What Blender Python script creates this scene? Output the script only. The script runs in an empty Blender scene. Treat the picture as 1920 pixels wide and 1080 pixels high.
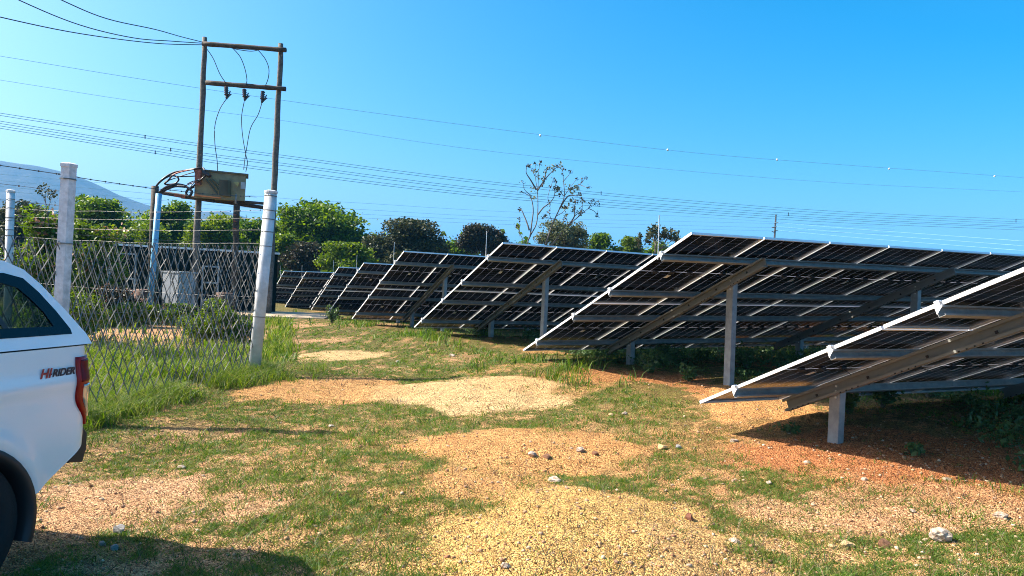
import bpy, bmesh, math, random
import numpy as np
from mathutils import Vector, Matrix, Euler

random.seed(7)
RNG = np.random.default_rng(7)
PI = math.pi

# ------------------------------------------------------------------ camera, light, exposure
CAM_H = 1.65
FPX = 1380.0                      # focal length in pixels of a 1920 wide picture
PITCH, ROLL = 0.008, 0.049
_right = Vector((1, 0, 0)); _fwd = Vector((0, math.cos(PITCH), -math.sin(PITCH))); _up = Vector((0, math.sin(PITCH), math.cos(PITCH)))
CR = _right * math.cos(ROLL) + _up * math.sin(ROLL)
CU = -_right * math.sin(ROLL) + _up * math.cos(ROLL)
CF = _fwd
scene = bpy.context.scene
COL = scene.collection
cam_data = bpy.data.cameras.new("camera")
cam = bpy.data.objects.new("camera", cam_data)
COL.objects.link(cam)
m = Matrix.Identity(4)
for i in range(3):
    m[i][0] = CR[i]; m[i][1] = CU[i]; m[i][2] = -CF[i]
m[0][3], m[1][3], m[2][3] = 0, 0, CAM_H
cam.matrix_world = m
cam_data.sensor_width = 36.0
cam_data.lens = FPX / 1920 * 36
cam_data.clip_start = 0.05
cam_data.clip_end = 30000
scene.camera = cam

SUN_DIR = Vector((-0.735, 0.075, 0.655)).normalized()
SUN_EL = math.asin(SUN_DIR.z)
SUN_AZ = math.atan2(SUN_DIR.x, SUN_DIR.y)       # clockwise from +Y
world = bpy.data.worlds.new("World")
scene.world = world
world.use_nodes = True
wn, wl = world.node_tree.nodes, world.node_tree.links
wn.clear()
sky = wn.new("ShaderNodeTexSky"); sky.sky_type = 'NISHITA'; sky.sun_disc = False
sky.sun_elevation = SUN_EL; sky.sun_rotation = SUN_AZ
sky.altitude = 0; sky.air_density = 0.8; sky.dust_density = 3.4; sky.ozone_density = 3.0
hs = wn.new("ShaderNodeHueSaturation"); hs.inputs['Saturation'].default_value = 1.6; hs.inputs['Hue'].default_value = 0.485
bg = wn.new("ShaderNodeBackground"); bg.inputs['Strength'].default_value = 0.112
wo = wn.new("ShaderNodeOutputWorld")
wl.new(sky.outputs[0], hs.inputs['Color']); wl.new(hs.outputs[0], bg.inputs['Color']); wl.new(bg.outputs[0], wo.inputs[0])

sd = bpy.data.lights.new("sun", 'SUN'); sd.energy = 5.0; sd.angle = math.radians(0.5); sd.color = (1.0, 0.92, 0.80)
sun = bpy.data.objects.new("sun", sd); COL.objects.link(sun)
sun.rotation_euler = SUN_DIR.to_track_quat('Z', 'Y').to_euler()

scene.cycles.use_denoising = True
scene.cycles.denoiser = 'OPENIMAGEDENOISE'
scene.cycles.denoising_input_passes = 'RGB_ALBEDO_NORMAL'
scene.cycles.denoising_prefilter = 'NONE'
scene.cycles.use_adaptive_sampling = False
scene.cycles.sample_clamp_indirect = 3.0
scene.cycles.max_bounces = 6
scene.cycles.filter_width = 1.0
scene.view_settings.view_transform = 'Standard'
scene.view_settings.look = 'None'
scene.view_settings.exposure = 1.38
scene.view_settings.gamma = 1.0
scene.view_settings.use_curve_mapping = False

# ------------------------------------------------------------------ helpers
def rayd(x, y):
    return CF + CR * ((x - 960) / FPX) + CU * ((540 - y) / FPX)

def at(x, y, depth):
    """point at distance depth (along the view axis) that the photograph shows at pixel x, y"""
    return Vector((0, 0, CAM_H)) + rayd(x, y) * depth

def tag(o, label=None, cat=None, group=None, kind=None):
    if label: o['label'] = label
    if cat: o['category'] = cat
    if group: o['group'] = group
    if kind: o['kind'] = kind
    return o

def link(o, parent=None):
    COL.objects.link(o)
    if parent is not None: o.parent = parent
    return o

def empty(name, loc=(0, 0, 0), rot=(0, 0, 0)):
    o = bpy.data.objects.new(name, None)
    o.location = loc; o.rotation_euler = rot
    o.empty_display_size = 0.1
    return link(o)

class MB:
    def __init__(s): s.v = []; s.f = []
    def add(s, vs, fs):
        b = len(s.v); s.v += [tuple(v) for v in vs]; s.f += [tuple(b + i for i in f) for f in fs]; return s
    def box(s, lo, hi, M=None):
        x0, y0, z0 = lo; x1, y1, z1 = hi
        vs = [Vector(p) for p in ((x0,y0,z0),(x1,y0,z0),(x1,y1,z0),(x0,y1,z0),(x0,y0,z1),(x1,y0,z1),(x1,y1,z1),(x0,y1,z1))]
        if M is not None: vs = [M @ v for v in vs]
        return s.add(vs, [(0,3,2,1),(4,5,6,7),(0,1,5,4),(1,2,6,5),(2,3,7,6),(3,0,4,7)])
    def prism(s, poly, d, M=None):
        """closed polygon (list of 3D points) pushed along vector d"""
        n = len(poly); vs = [Vector(p) for p in poly] + [Vector(p) + Vector(d) for p in poly]
        if M is not None: vs = [M @ v for v in vs]
        return s.add(vs, [tuple(range(n - 1, -1, -1)), tuple(range(n, 2 * n))] + [(i, (i + 1) % n, n + (i + 1) % n, n + i) for i in range(n)])
    def tube(s, pts, r, n=6, caps=True):
        pts = [Vector(p) for p in pts]
        rs = r if isinstance(r, (list, tuple)) else [r] * len(pts)
        b = len(s.v); ref = None
        for i, p in enumerate(pts):
            t = (pts[min(i + 1, len(pts) - 1)] - pts[max(i - 1, 0)])
            if t.length < 1e-9: t = Vector((0, 0, 1))
            t.normalize()
            if ref is None: ref = Vector((0, 0, 1)) if abs(t.z) < .9 else Vector((1, 0, 0))
            a = t.cross(ref).normalized(); c = t.cross(a).normalized(); ref = -c if False else ref
            for k in range(n):
                q = 2 * PI * k / n
                s.v.append(tuple(p + a * math.cos(q) * rs[i] + c * math.sin(q) * rs[i]))
        for i in range(len(pts) - 1):
            for k in range(n):
                s.f.append((b + i*n + k, b + i*n + (k+1) % n, b + (i+1)*n + (k+1) % n, b + (i+1)*n + k))
        if caps:
            s.f.append(tuple(b + k for k in range(n - 1, -1, -1))); s.f.append(tuple(b + (len(pts)-1)*n + k for k in range(n)))
        return s
    def mesh(s, name, mat, smooth=False):
        me = bpy.data.meshes.new(name)
        me.from_pydata(s.v, [], s.f)
        bm = bmesh.new(); bm.from_mesh(me); bmesh.ops.recalc_face_normals(bm, faces=bm.faces); bm.to_mesh(me); bm.free()
        if mat: me.materials.append(mat)
        if smooth: me.polygons.foreach_set('use_smooth', [True] * len(me.polygons))
        me.update(); return me
    def build(s, name, mat, parent=None, smooth=False, bevel=0):
        o = bpy.data.objects.new(name, s.mesh(name, mat, smooth))
        link(o, parent)
        if bevel:
            b = o.modifiers.new('bevel', 'BEVEL'); b.width = bevel; b.segments = 2; b.limit_method = 'ANGLE'
        return o

def mesh_np(name, verts, loops, starts, mat, smooth=False):
    me = bpy.data.meshes.new(name)
    verts = np.asarray(verts, np.float32).reshape(-1, 3)
    loops = np.asarray(loops, np.int32).ravel(); starts = np.asarray(starts, np.int32)
    me.vertices.add(len(verts)); me.vertices.foreach_set('co', verts.ravel())
    me.loops.add(len(loops)); me.loops.foreach_set('vertex_index', loops)
    me.polygons.add(len(starts)); me.polygons.foreach_set('loop_start', starts)
    if smooth: me.polygons.foreach_set('use_smooth', np.ones(len(starts), bool))
    me.update(calc_edges=True); me.validate()
    if mat: me.materials.append(mat)
    return me

def quads_obj(name, V, mat, parent=None):
    n = len(V)
    me = mesh_np(name, V, np.arange(n * 4), np.arange(n) * 4, mat)
    return link(bpy.data.objects.new(name, me), parent)

def tris_obj(name, V, mat, parent=None):
    n = len(V)
    me = mesh_np(name, V, np.arange(n * 3), np.arange(n) * 3, mat)
    return link(bpy.data.objects.new(name, me), parent)

# lattice noise on arrays
_tab = RNG.random((256, 256))
def vnoise(x, y):
    x = np.asarray(x, float); y = np.asarray(y, float)
    xi = np.floor(x).astype(int); yi = np.floor(y).astype(int); fx = x - xi; fy = y - yi
    fx = fx * fx * (3 - 2 * fx); fy = fy * fy * (3 - 2 * fy)
    a = _tab[xi & 255, yi & 255]; b = _tab[(xi + 1) & 255, yi & 255]; c = _tab[xi & 255, (yi + 1) & 255]; d = _tab[(xi + 1) & 255, (yi + 1) & 255]
    return (a * (1 - fx) + b * fx) * (1 - fy) + (c * (1 - fx) + d * fx) * fy
def fbm(x, y, o=4):
    s = 0; a = .5; t = 0
    for i in range(o):
        s = s + a * vnoise(x * 2 ** i + 17.3 * i, y * 2 ** i + 5.1 * i); t += a; a *= .55
    return s / t
def sstep(a, b, x):
    t = np.clip((x - a) / (b - a), 0, 1); return t * t * (3 - 2 * t)

# ------------------------------------------------------------------ materials
def mat(name, col=(.5,.5,.5), rough=.6, metal=0., var=.0, vscale=8., bump=0., bscale=60., spec=.5, col2=None, coat=0.):
    m = bpy.data.materials.new(name); m.use_nodes = True
    nt = m.node_tree; N, Lk = nt.nodes, nt.links
    b = N['Principled BSDF']
    b.inputs['Base Color'].default_value = (*col, 1); b.inputs['Roughness'].default_value = rough; b.inputs['Metallic'].default_value = metal
    b.inputs['Specular IOR Level'].default_value = spec; b.inputs['Coat Weight'].default_value = coat; b.inputs['Coat Roughness'].default_value = .05
    tc = N.new('ShaderNodeTexCoord')
    if var > 0 or col2:
        n = N.new('ShaderNodeTexNoise'); n.inputs['Scale'].default_value = vscale; n.inputs['Detail'].default_value = 6; n.inputs['Roughness'].default_value = .65
        Lk.new(tc.outputs['Object'], n.inputs['Vector'])
        cr = N.new('ShaderNodeValToRGB'); cr.color_ramp.elements[0].position = .35; cr.color_ramp.elements[1].position = .68
        c2 = col2 or tuple(c * (1 - var) for c in col)
        c1 = col if col2 else tuple(min(1, c * (1 + var * .5)) for c in col)
        cr.color_ramp.elements[0].color = (*c2, 1); cr.color_ramp.elements[1].color = (*c1, 1)
        Lk.new(n.outputs['Fac'], cr.inputs['Fac']); Lk.new(cr.outputs[0], b.inputs['Base Color'])
    if bump > 0:
        n2 = N.new('ShaderNodeTexNoise'); n2.inputs['Scale'].default_value = bscale; n2.inputs['Detail'].default_value = 5
        Lk.new(tc.outputs['Object'], n2.inputs['Vector'])
        bp = N.new('ShaderNodeBump'); bp.inputs['Strength'].default_value = bump; bp.inputs['Distance'].default_value = .02
        Lk.new(n2.outputs['Fac'], bp.inputs['Height']); Lk.new(bp.outputs[0], b.inputs['Normal'])
    return m

def leaf_mat(name, cols, trans=.35, rough=.5):
    """foliage: each leaf takes a tone of its own"""
    m = bpy.data.materials.new(name); m.use_nodes = True
    N, Lk = m.node_tree.nodes, m.node_tree.links
    b = N['Principled BSDF']; b.inputs['Roughness'].default_value = rough; b.inputs['Specular IOR Level'].default_value = .3
    g = N.new('ShaderNodeNewGeometry'); cr = N.new('ShaderNodeValToRGB')
    e = cr.color_ramp.elements
    while len(e) < len(cols): e.new(.5)
    for i, c in enumerate(cols):
        e[i].position = i / max(1, len(cols) - 1); e[i].color = (*c, 1)
    Lk.new(g.outputs['Random Per Island'], cr.inputs['Fac'])
    Lk.new(cr.outputs[0], b.inputs['Base Color'])
    tr = N.new('ShaderNodeBsdfTranslucent'); mx = N.new('ShaderNodeMixShader'); mx.inputs[0].default_value = trans
    hs = N.new('ShaderNodeHueSaturation'); hs.inputs['Hue'].default_value = .485; hs.inputs['Value'].default_value = 1.5; hs.inputs['Saturation'].default_value = 1.15
    Lk.new(cr.outputs[0], hs.inputs['Color']); Lk.new(hs.outputs[0], tr.inputs['Color'])
    Lk.new(b.outputs[0], mx.inputs[1]); Lk.new(tr.outputs[0], mx.inputs[2])
    Lk.new(mx.outputs[0], N['Material Output'].inputs['Surface'])
    return m

M = {}
M['galv'] = mat('galvanised_steel', (.34,.345,.33), .5, .25, var=.25, vscale=9, bump=.05)
M['galv_dull'] = mat('dull_galvanised_steel', (.24,.245,.22), .5, .2, var=.12, vscale=7, bump=.05)
M['alu'] = mat('aluminium_frame', (.86,.86,.85), .45, .15)
M['bolt'] = mat('zinc_bolt', (.7,.7,.68), .4, .6)
M['jbox'] = mat('junction_box_plastic', (.03,.03,.03), .5)
M['wood'] = mat('weathered_pole_wood', (.20,.175,.145), .9, 0, bump=.5, bscale=25, col2=(.07,.058,.048), vscale=12)
M['wood_dark'] = mat('creosoted_wood', (.10,.075,.05), .85, 0, bump=.4, bscale=25, col2=(.03,.022,.016), vscale=14)
M['wire'] = mat('dark_wire', (.05,.06,.06), .5, .3)
M['wire_light'] = mat('aluminium_conductor', (.20,.42,.50), .5, .2)
M['fwire'] = mat('fence_wire_galvanised', (.175,.17,.155), .5, .3, var=.5, vscale=4)
M['post_white'] = mat('painted_pipe_post', (.74,.75,.76), .5, 0, col2=(.50,.49,.46), vscale=5, bump=.05)
M['post_concrete'] = mat('weathered_white_post', (.78,.78,.80), .8, 0, col2=(.45,.45,.46), vscale=9, bump=.3, bscale=40)
M['black'] = mat('black_rubber', (.012,.012,.013), .65)
M['cable'] = mat('black_cable_sheath', (.02,.018,.018), .45)
M['cable_red'] = mat('red_cable_sheath', (.35,.06,.03), .5)
M['porcelain'] = mat('brown_insulator_glaze', (.06,.03,.02), .25)
M['olive'] = mat('olive_transformer_paint', (.29,.24,.12), .5, 0, var=.35, vscale=3, bump=.05)
M['olive_dark'] = mat('dark_olive_fins', (.10,.09,.05), .55)
M['brick'] = mat('red_brown_packer', (.32,.10,.06), .8, var=.3)
M['blue'] = mat('light_blue_pipe', (.22,.50,.68), .45, 0, col2=(.12,.34,.52), vscale=6)
M['green_shed'] = mat('dark_green_cladding', (.006,.020,.018), .8, 0, var=.4, vscale=2, spec=.1)
M['green_sheet'] = mat('faded_green_corrugated', (.10,.19,.14), .6, 0, var=.4, vscale=3)
M['kiosk'] = mat('pale_grey_cabinet', (.38,.40,.41), .5, 0, var=.15)
M['white_trim'] = mat('white_trim', (.75,.76,.75), .5)
M['junk'] = mat('rusty_scrap', (.20,.10,.06), .8, 0, col2=(.08,.05,.04), vscale=8)
M['orange'] = mat('orange_paint', (.75,.25,.08), .6)
M['slab'] = mat('pale_concrete_slab', (.56,.42,.27), .9, 0, var=.25, vscale=3, bump=.3)
M['paint'] = mat('white_car_paint', (.92,.92,.92), .25, 0, coat=1.0, spec=.5)
M['plastic'] = mat('black_bumper_plastic', (.02,.02,.022), .5)
M['gloss'] = mat('gloss_black_trim', (.004,.010,.016), .12, 0, spec=.25)
M['tyre'] = mat('tyre_rubber', (.012,.012,.012), .85, bump=.2)
M['rim'] = mat('alloy_rim', (.35,.35,.36), .3, .8)
M['lamp_red'] = mat('red_lamp_lens', (.36,.004,.006), .25, 0, spec=.35)
M['lamp_dark'] = mat('dark_red_lamp_lens', (.16,.003,.005), .35, 0, spec=.25)
M['lamp_clear'] = mat('clear_lamp_lens', (.62,.56,.48), .08, .5, coat=1)
M['decal_dark'] = mat('dark_decal', (.02,.022,.04), .4)
M['decal_red'] = mat('red_decal', (.38,.03,.03), .4)

def glass_mat(name, tint, alpha):
    m = bpy.data.materials.new(name); m.use_nodes = True
    N, Lk = m.node_tree.nodes, m.node_tree.links
    b = N['Principled BSDF']; b.inputs['Base Color'].default_value = (.008,.012,.014,1); b.inputs['Roughness'].default_value = .03
    tr = N.new('ShaderNodeBsdfTransparent'); tr.inputs[0].default_value = (*tint, 1)
    mx = N.new('ShaderNodeMixShader'); mx.inputs[0].default_value = alpha
    Lk.new(b.outputs[0], mx.inputs[1]); Lk.new(tr.outputs[0], mx.inputs[2]); Lk.new(mx.outputs[0], N['Material Output'].inputs['Surface'])
    return m
M['glass'] = glass_mat('tinted_window_glass', (.42,.52,.50), .8)

# photovoltaic laminate: dark cells, thin clear gaps between them
def cell_mat():
    m = bpy.data.materials.new('photovoltaic_laminate'); m.use_nodes = True
    N, Lk = m.node_tree.nodes, m.node_tree.links
    b = N['Principled BSDF']; b.inputs['Roughness'].default_value = .22; b.inputs['Specular IOR Level'].default_value = .28
    tc = N.new('ShaderNodeTexCoord'); sp = N.new('ShaderNodeSeparateXYZ'); Lk.new(tc.outputs['Object'], sp.inputs[0])
    def mth(op, a, bb=None, c=None):
        n = N.new('ShaderNodeMath'); n.operation = op
        for i, q in enumerate((a, bb, c)):
            if q is None: continue
            if isinstance(q, (int, float)): n.inputs[i].default_value = q
            else: Lk.new(q, n.inputs[i])
        return n.outputs[0]
    def gap(coord, start, pitch, half):
        t = mth('SUBTRACT', coord, start); t = mth('DIVIDE', t, pitch); r = mth('SUBTRACT', t, mth('ROUND', t)); r = mth('ABSOLUTE', r)
        return mth('LESS_THAN', r, half / pitch)
    gx = gap(sp.outputs[0], .021, (1.134 - .042) / 6, .0028)
    gy = gap(sp.outputs[1], .026, (2.278 - .052) / 24, .0006)
    mid = mth('LESS_THAN', mth('ABSOLUTE', mth('SUBTRACT', sp.outputs[1], 1.139)), .007)
    fine = gap(sp.outputs[0], .021, (1.134 - .042) / 60, .0006)
    g = mth('MAXIMUM', gx, mth('MAXIMUM', gy, mid))
    n = N.new('ShaderNodeTexNoise'); n.inputs['Scale'].default_value = 3
    Lk.new(tc.outputs['Object'], n.inputs['Vector'])
    cr = N.new('ShaderNodeValToRGB'); cr.color_ramp.elements[0].color = (.003,.003,.006,1); cr.color_ramp.elements[1].color = (.007,.006,.013,1)
    Lk.new(n.outputs['Fac'], cr.inputs[0])
    mc = N.new('ShaderNodeMixRGB'); Lk.new(fine, mc.inputs[0]); Lk.new(cr.outputs[0], mc.inputs[1]); mc.inputs[2].default_value = (.03,.03,.035,1)
    Lk.new(mc.outputs[0], b.inputs['Base Color'])
    tl = N.new('ShaderNodeBsdfTranslucent'); tl.inputs[0].default_value = (.40,.40,.42,1)
    mx = N.new('ShaderNodeMixShader'); Lk.new(g, mx.inputs[0]); Lk.new(b.outputs[0], mx.inputs[1]); Lk.new(tl.outputs[0], mx.inputs[2])
    Lk.new(mx.outputs[0], N['Material Output'].inputs['Surface'])
    return m
M['cell'] = cell_mat()

# ------------------------------------------------------------------ terrain height
CTRL = np.array([
 (0,-6,0),(0,2,0),(0,4,0),(-1,6,-.02),(2,5,.02),(-3,4.6,-.19),(-4.9,8,-.15),(-2.4,4.7,-.14),(-2.2,3,-.12),(-3.94,11.4,0),(-6,5,-.2),(-3.4,3,-.2),(-4.6,3,-.2),(-3.5,0,-.2),(-9.5,14,0),
 (3.3,7.3,.27),(3,10,.40),(.6,11.6,.40),(-2,15.8,.42),(-4.7,20.2,.27),(-6.6,25,.12),(-10.7,33.5,-.12),(-1.2,11,.12),(-2,13,.15),
 (6,7,.33),(5,5,.22),(8,10,.4),(6,14,.45),(0,17,.42),(-5,16,.05),(-4.6,14,.03),(-8,22,0),(-12,28,0),(10,20,.4),(3,4,.08),(1.5,8,.08),(0,8.5,.02),
 (-9,27,.02),(-14,27,.0),(-20,20,0),(20,10,.4),(20,30,.2),(0,45,0),(-30,45,0),(30,60,0),(-60,60,0),(60,20,0),(0,-40,0),(0,-15,0),(-2,9,0)], float)
def _mkrbf():
    P = CTRL[:, :2]; d = np.linalg.norm(P[:, None] - P[None], axis=2)
    A = np.exp(-d / 5.0) + np.eye(len(P)) * .02
    return np.linalg.solve(A, CTRL[:, 2])
_W = _mkrbf()
MOUNDS = []      # x, y, rx, ry, height
def zg(X, Y):
    X = np.asarray(X, float); Y = np.asarray(Y, float); sh = np.broadcast(X, Y).shape
    x = np.broadcast_to(X, sh).ravel(); y = np.broadcast_to(Y, sh).ravel(); z = np.zeros(len(x))
    for (px, py, _), w in zip(CTRL, _W):
        z += w * np.exp(-np.hypot(x - px, y - py) / 5.0)
    near = np.exp(-(np.hypot(x, y) / 60.0) ** 2)
    z = z * near + (fbm(x * .6, y * .6, 3) - .5) * .10 * near + (fbm(x * 3.1 + 9, y * 3.1, 3) - .5) * .035 * near
    for mx, my, rx, ry, h in MOUNDS:
        q = ((x - mx) / rx) ** 2 + ((y - my) / ry) ** 2
        z += h * np.clip(1 - q, 0, 1) ** 1.2 * (0.8 + .4 * vnoise(x * 2, y * 2))
    return z.reshape(sh)
def zgf(x, y): return float(zg(np.array([x]), np.array([y]))[0])
def ground_at(px, py):
    """ground point that pixel px, py looks at"""
    d = rayd(px, py); lo, hi = 1.5, 90.0; t = None; prev = 1.5
    for s in np.geomspace(1.5, 90, 160):
        p = Vector((0, 0, CAM_H)) + d * s
        if p.z < zgf(p.x, p.y): lo, hi = prev, s; break
        prev = s
    for _ in range(14):
        md = .5 * (lo + hi); p = Vector((0, 0, CAM_H)) + d * md
        if p.z < zgf(p.x, p.y): hi = md
        else: lo = md
    p = Vector((0, 0, CAM_H)) + d * hi
    return Vector((p.x, p.y, zgf(p.x, p.y)))

# bare patches: (px, py, rx px, ry px, colour, mound height, strength)
YEL = (.66,.43,.14); PALE = (.68,.50,.25); ORG = (.62,.33,.12); RED = (.44,.16,.06); PNK = (.60,.36,.20)
PX_PATCH = [
 (1100,1075,345,163,YEL,.12,1.0),(1320,1090,130,90,PNK,.0,.7),(930,1075,200,60,YEL,0,.75),(985,842,232,40,ORG,.07,1.0),(925,905,120,38,ORG,.0,.75),
 (620,738,170,28,ORG,.05,.9),(880,738,200,34,PALE,.07,1.0),(1040,722,140,22,ORG,.0,.6),
 (630,668,95,10,PALE,.02,.85),(600,640,75,6,PNK,.0,.7),(560,612,50,5,PNK,.0,.7),
 (1660,852,330,52,RED,.0,1.0),(1770,900,260,50,RED,.0,.55),(1420,765,130,38,ORG,.02,.95),(1170,706,150,14,RED,.0,.8),(1290,722,60,20,RED,.0,.8),
 (1680,955,300,55,PNK,.0,.7),(1600,1050,200,25,PNK,.0,.5),(210,945,190,55,PNK,.0,.85),(430,955,80,30,PNK,.0,.6),(860,672,70,9,PNK,.0,.4),(1010,657,50,6,ORG,.0,.7),
 (300,640,230,34,PNK,.0,1.0),(720,690,60,7,PNK,0,.3),(350,1060,260,40,PNK,.0,.55),(480,905,120,16,PNK,.0,.45),(330,820,110,12,PNK,0,.4),(1470,1040,260,40,YEL,0,.35),(1700,700,300,30,RED,0,.7),(1500,690,140,30,RED,0,.6),
 (930,692,90,6,ORG,0,.4),(1120,600,200,20,RED,0,.4),(700,610,60,8,PNK,0,.4),
]
PATCH = []
for px, py, rx, ry, c, h, s in PX_PATCH:
    if False:
        g = ground_at(px, py); gn = ground_at(px, py + ry); gf = ground_at(px, py - ry)
    else:
        g = ground_at(px, py); gn = ground_at(px, py + ry); gf = ground_at(px, py - ry)
    Z = g.y; rxw = rx / FPX * Z; ryw = max(.12, (gf.y - gn.y) / 2); cy = (gf.y + gn.y) / 2
    PATCH.append((g.x + (cy - Z) * g.x / Z, cy, rxw, ryw, c, h, s))
MOUNDS = [(x, y, rx * 1.0, ry * 1.05, h) for x, y, rx, ry, c, h, s in PATCH if h > 0]

GRASSC = (.075,.100,.020); DIRT = (.46,.28,.13)
def soil(X, Y):
    """bare-ness 0..1 and base colour of the soil at X, Y"""
    wx = X + (fbm(X * 1.7, Y * 1.7, 3) - .5) * .9; wy = Y + (fbm(X * 1.7 + 40, Y * 1.7 + 11, 3) - .5) * .9
    wx = wx + (fbm(X * 7, Y * 7, 3) - .5) * .20; wy = wy + (fbm(X * 7 + 7, Y * 7 + 3, 3) - .5) * .20
    bare = np.zeros_like(X); col = np.zeros(X.shape + (3,)); wt = np.full(X.shape, .25); col += np.array(DIRT) * .25
    for x, y, rx, ry, c, h, s in PATCH:
        r = np.sqrt(((wx - x) / rx) ** 2 + ((wy - y) / ry) ** 2)
        f = (1 - sstep(.84, 1.08, r)) * s
        bare = np.maximum(bare, f)
        g = f ** 2 + .15 * np.exp(-r * r * .5)
        wt += g; col += g[..., None] * np.array(c)
    col /= wt[..., None]
    n = fbm(X * 2.3 + 3, Y * 2.3 + 8, 4)
    bare = np.clip(bare + sstep(.56, .74, n) * .5 * (1 - .85 * sstep(8, 11, Y)), 0, 1)
    return bare, col

# ground mesh
def axis(lo, hi, step, far_lo, far_hi, grow=1.16):
    a = list(np.arange(lo, hi + 1e-6, step)); s = step; x = hi
    while x < far_hi: s *= grow; x += s; a.append(x)
    s = step; x = lo; pre = []
    while x > far_lo: s *= grow; x -= s; pre.append(x)
    return np.array(pre[::-1] + a)
gx = axis(-6.5, 7.5, .035, -3400, 3400); gy = axis(2.6, 13.0, .035, -300, 3400)
GX, GY = np.meshgrid(gx, gy)
GZ = zg(GX, GY)
BARE, SC = soil(GX, GY)
fine = np.exp(-(np.hypot(GX, GY) / 14) ** 2)
GZ = GZ + (fbm(GX * 14, GY * 14, 2) - .5) * .018 * fine + (vnoise(GX * 31, GY * 31) - .5) * .010 * fine
nx, ny = len(gx), len(gy)
ii = np.arange(nx * ny).reshape(ny, nx)
q = np.stack([ii[:-1, :-1], ii[:-1, 1:], ii[1:, 1:], ii[1:, :-1]], -1).reshape(-1, 4)

def ground_mat():
    m = bpy.data.materials.new('sandy_gravel_soil'); m.use_nodes = True
    N, Lk = m.node_tree.nodes, m.node_tree.links
    b = N['Principled BSDF']; b.inputs['Roughness'].default_value = .95; b.inputs['Specular IOR Level'].default_value = .15
    at_ = N.new('ShaderNodeAttribute'); at_.attribute_name = 'soil'
    tc = N.new('ShaderNodeTexCoord')
    v = N.new('ShaderNodeTexVoronoi'); v.inputs['Scale'].default_value = 88; Lk.new(tc.outputs['Object'], v.inputs['Vector'])
    bw = N.new('ShaderNodeSeparateColor'); Lk.new(v.outputs['Color'], bw.inputs[0])
    cr = N.new('ShaderNodeValToRGB'); e = cr.color_ramp.elements
    e[0].position = 0; e[0].color = (.22,.15,.12,1); e[1].position = 1; e[1].color = (1.6,1.6,1.55,1)
    k = e.new(.26); k.color = (.72,.66,.60,1); k = e.new(.7); k.color = (1.15,1.15,1.12,1)
    Lk.new(bw.outputs[0], cr.inputs[0])
    n = N.new('ShaderNodeTexNoise'); n.inputs['Scale'].default_value = 6; n.inputs['Detail'].default_value = 8; n.inputs['Roughness'].default_value = .7
    Lk.new(tc.outputs['Object'], n.inputs['Vector'])
    cr2 = N.new('ShaderNodeValToRGB'); cr2.color_ramp.elements[0].position = .3; cr2.color_ramp.elements[1].position = .7
    cr2.color_ramp.elements[0].color = (.80,.72,.66,1); cr2.color_ramp.elements[1].color = (1.18,1.2,1.2,1); Lk.new(n.outputs['Fac'], cr2.inputs[0])
    m1 = N.new('ShaderNodeMixRGB'); m1.blend_type = 'MULTIPLY'; m1.inputs[0].default_value = 1; Lk.new(at_.outputs['Color'], m1.inputs[1]); Lk.new(cr.outputs[0], m1.inputs[2])
    m2 = N.new('ShaderNodeMixRGB'); m2.blend_type = 'MULTIPLY'; m2.inputs[0].default_value = 1; Lk.new(m1.outputs[0], m2.inputs[1]); Lk.new(cr2.outputs[0], m2.inputs[2])
    Lk.new(m2.outputs[0], b.inputs['Base Color'])
    bp = N.new('ShaderNodeBump'); bp.inputs['Strength'].default_value = 1.0; bp.inputs['Distance'].default_value = .022; bp.invert = True
    Lk.new(v.outputs['Distance'], bp.inputs['Height'])
    v2 = N.new('ShaderNodeTexNoise'); v2.inputs['Scale'].default_value = 28; v2.inputs['Detail'].default_value = 6; Lk.new(tc.outputs['Object'], v2.inputs['Vector'])
    bp2 = N.new('ShaderNodeBump'); bp2.inputs['Strength'].default_value = .8; bp2.inputs['Distance'].default_value = .03
    Lk.new(v2.outputs['Fac'], bp2.inputs['Height']); Lk.new(bp.outputs[0], bp2.inputs['Normal']); Lk.new(bp2.outputs[0], b.inputs['Normal'])
    return m
M['ground'] = ground_mat()
gme = mesh_np('ground', np.stack([GX, GY, GZ], -1), q, np.arange(len(q)) * 4, M['ground'], smooth=True)
cl = gme.color_attributes.new('soil', 'FLOAT_COLOR', 'POINT')
gn_ = fbm(GX * 5, GY * 5, 3)[..., None]
gm_ = sstep(.42, .58, .6 * fbm(GX * 4.2 + 30, GY * 4.2, 3) + .4 * vnoise(GX * 17, GY * 17) + .035 + .125 * sstep(7, 9.5, GY))[..., None] * (1 + .5 * sstep(7, 11, GY))[..., None]
under = np.array(GRASSC) * (.6 + .8 * gn_) * .55 * gm_ + SC * (1 - .55 * gm_)
CC = under * (1 - BARE[..., None]) + SC * BARE[..., None]
far = sstep(30, 60, np.hypot(GX, GY))[..., None]
CC = CC * (1 - far) + np.array((.09,.10,.035)) * far
cl.data.foreach_set('color', np.concatenate([CC, np.ones(CC.shape[:2] + (1,))], -1).astype(np.float32).ravel())
ground = link(bpy.data.objects.new('ground', gme)); tag(ground, kind='structure')

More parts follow.
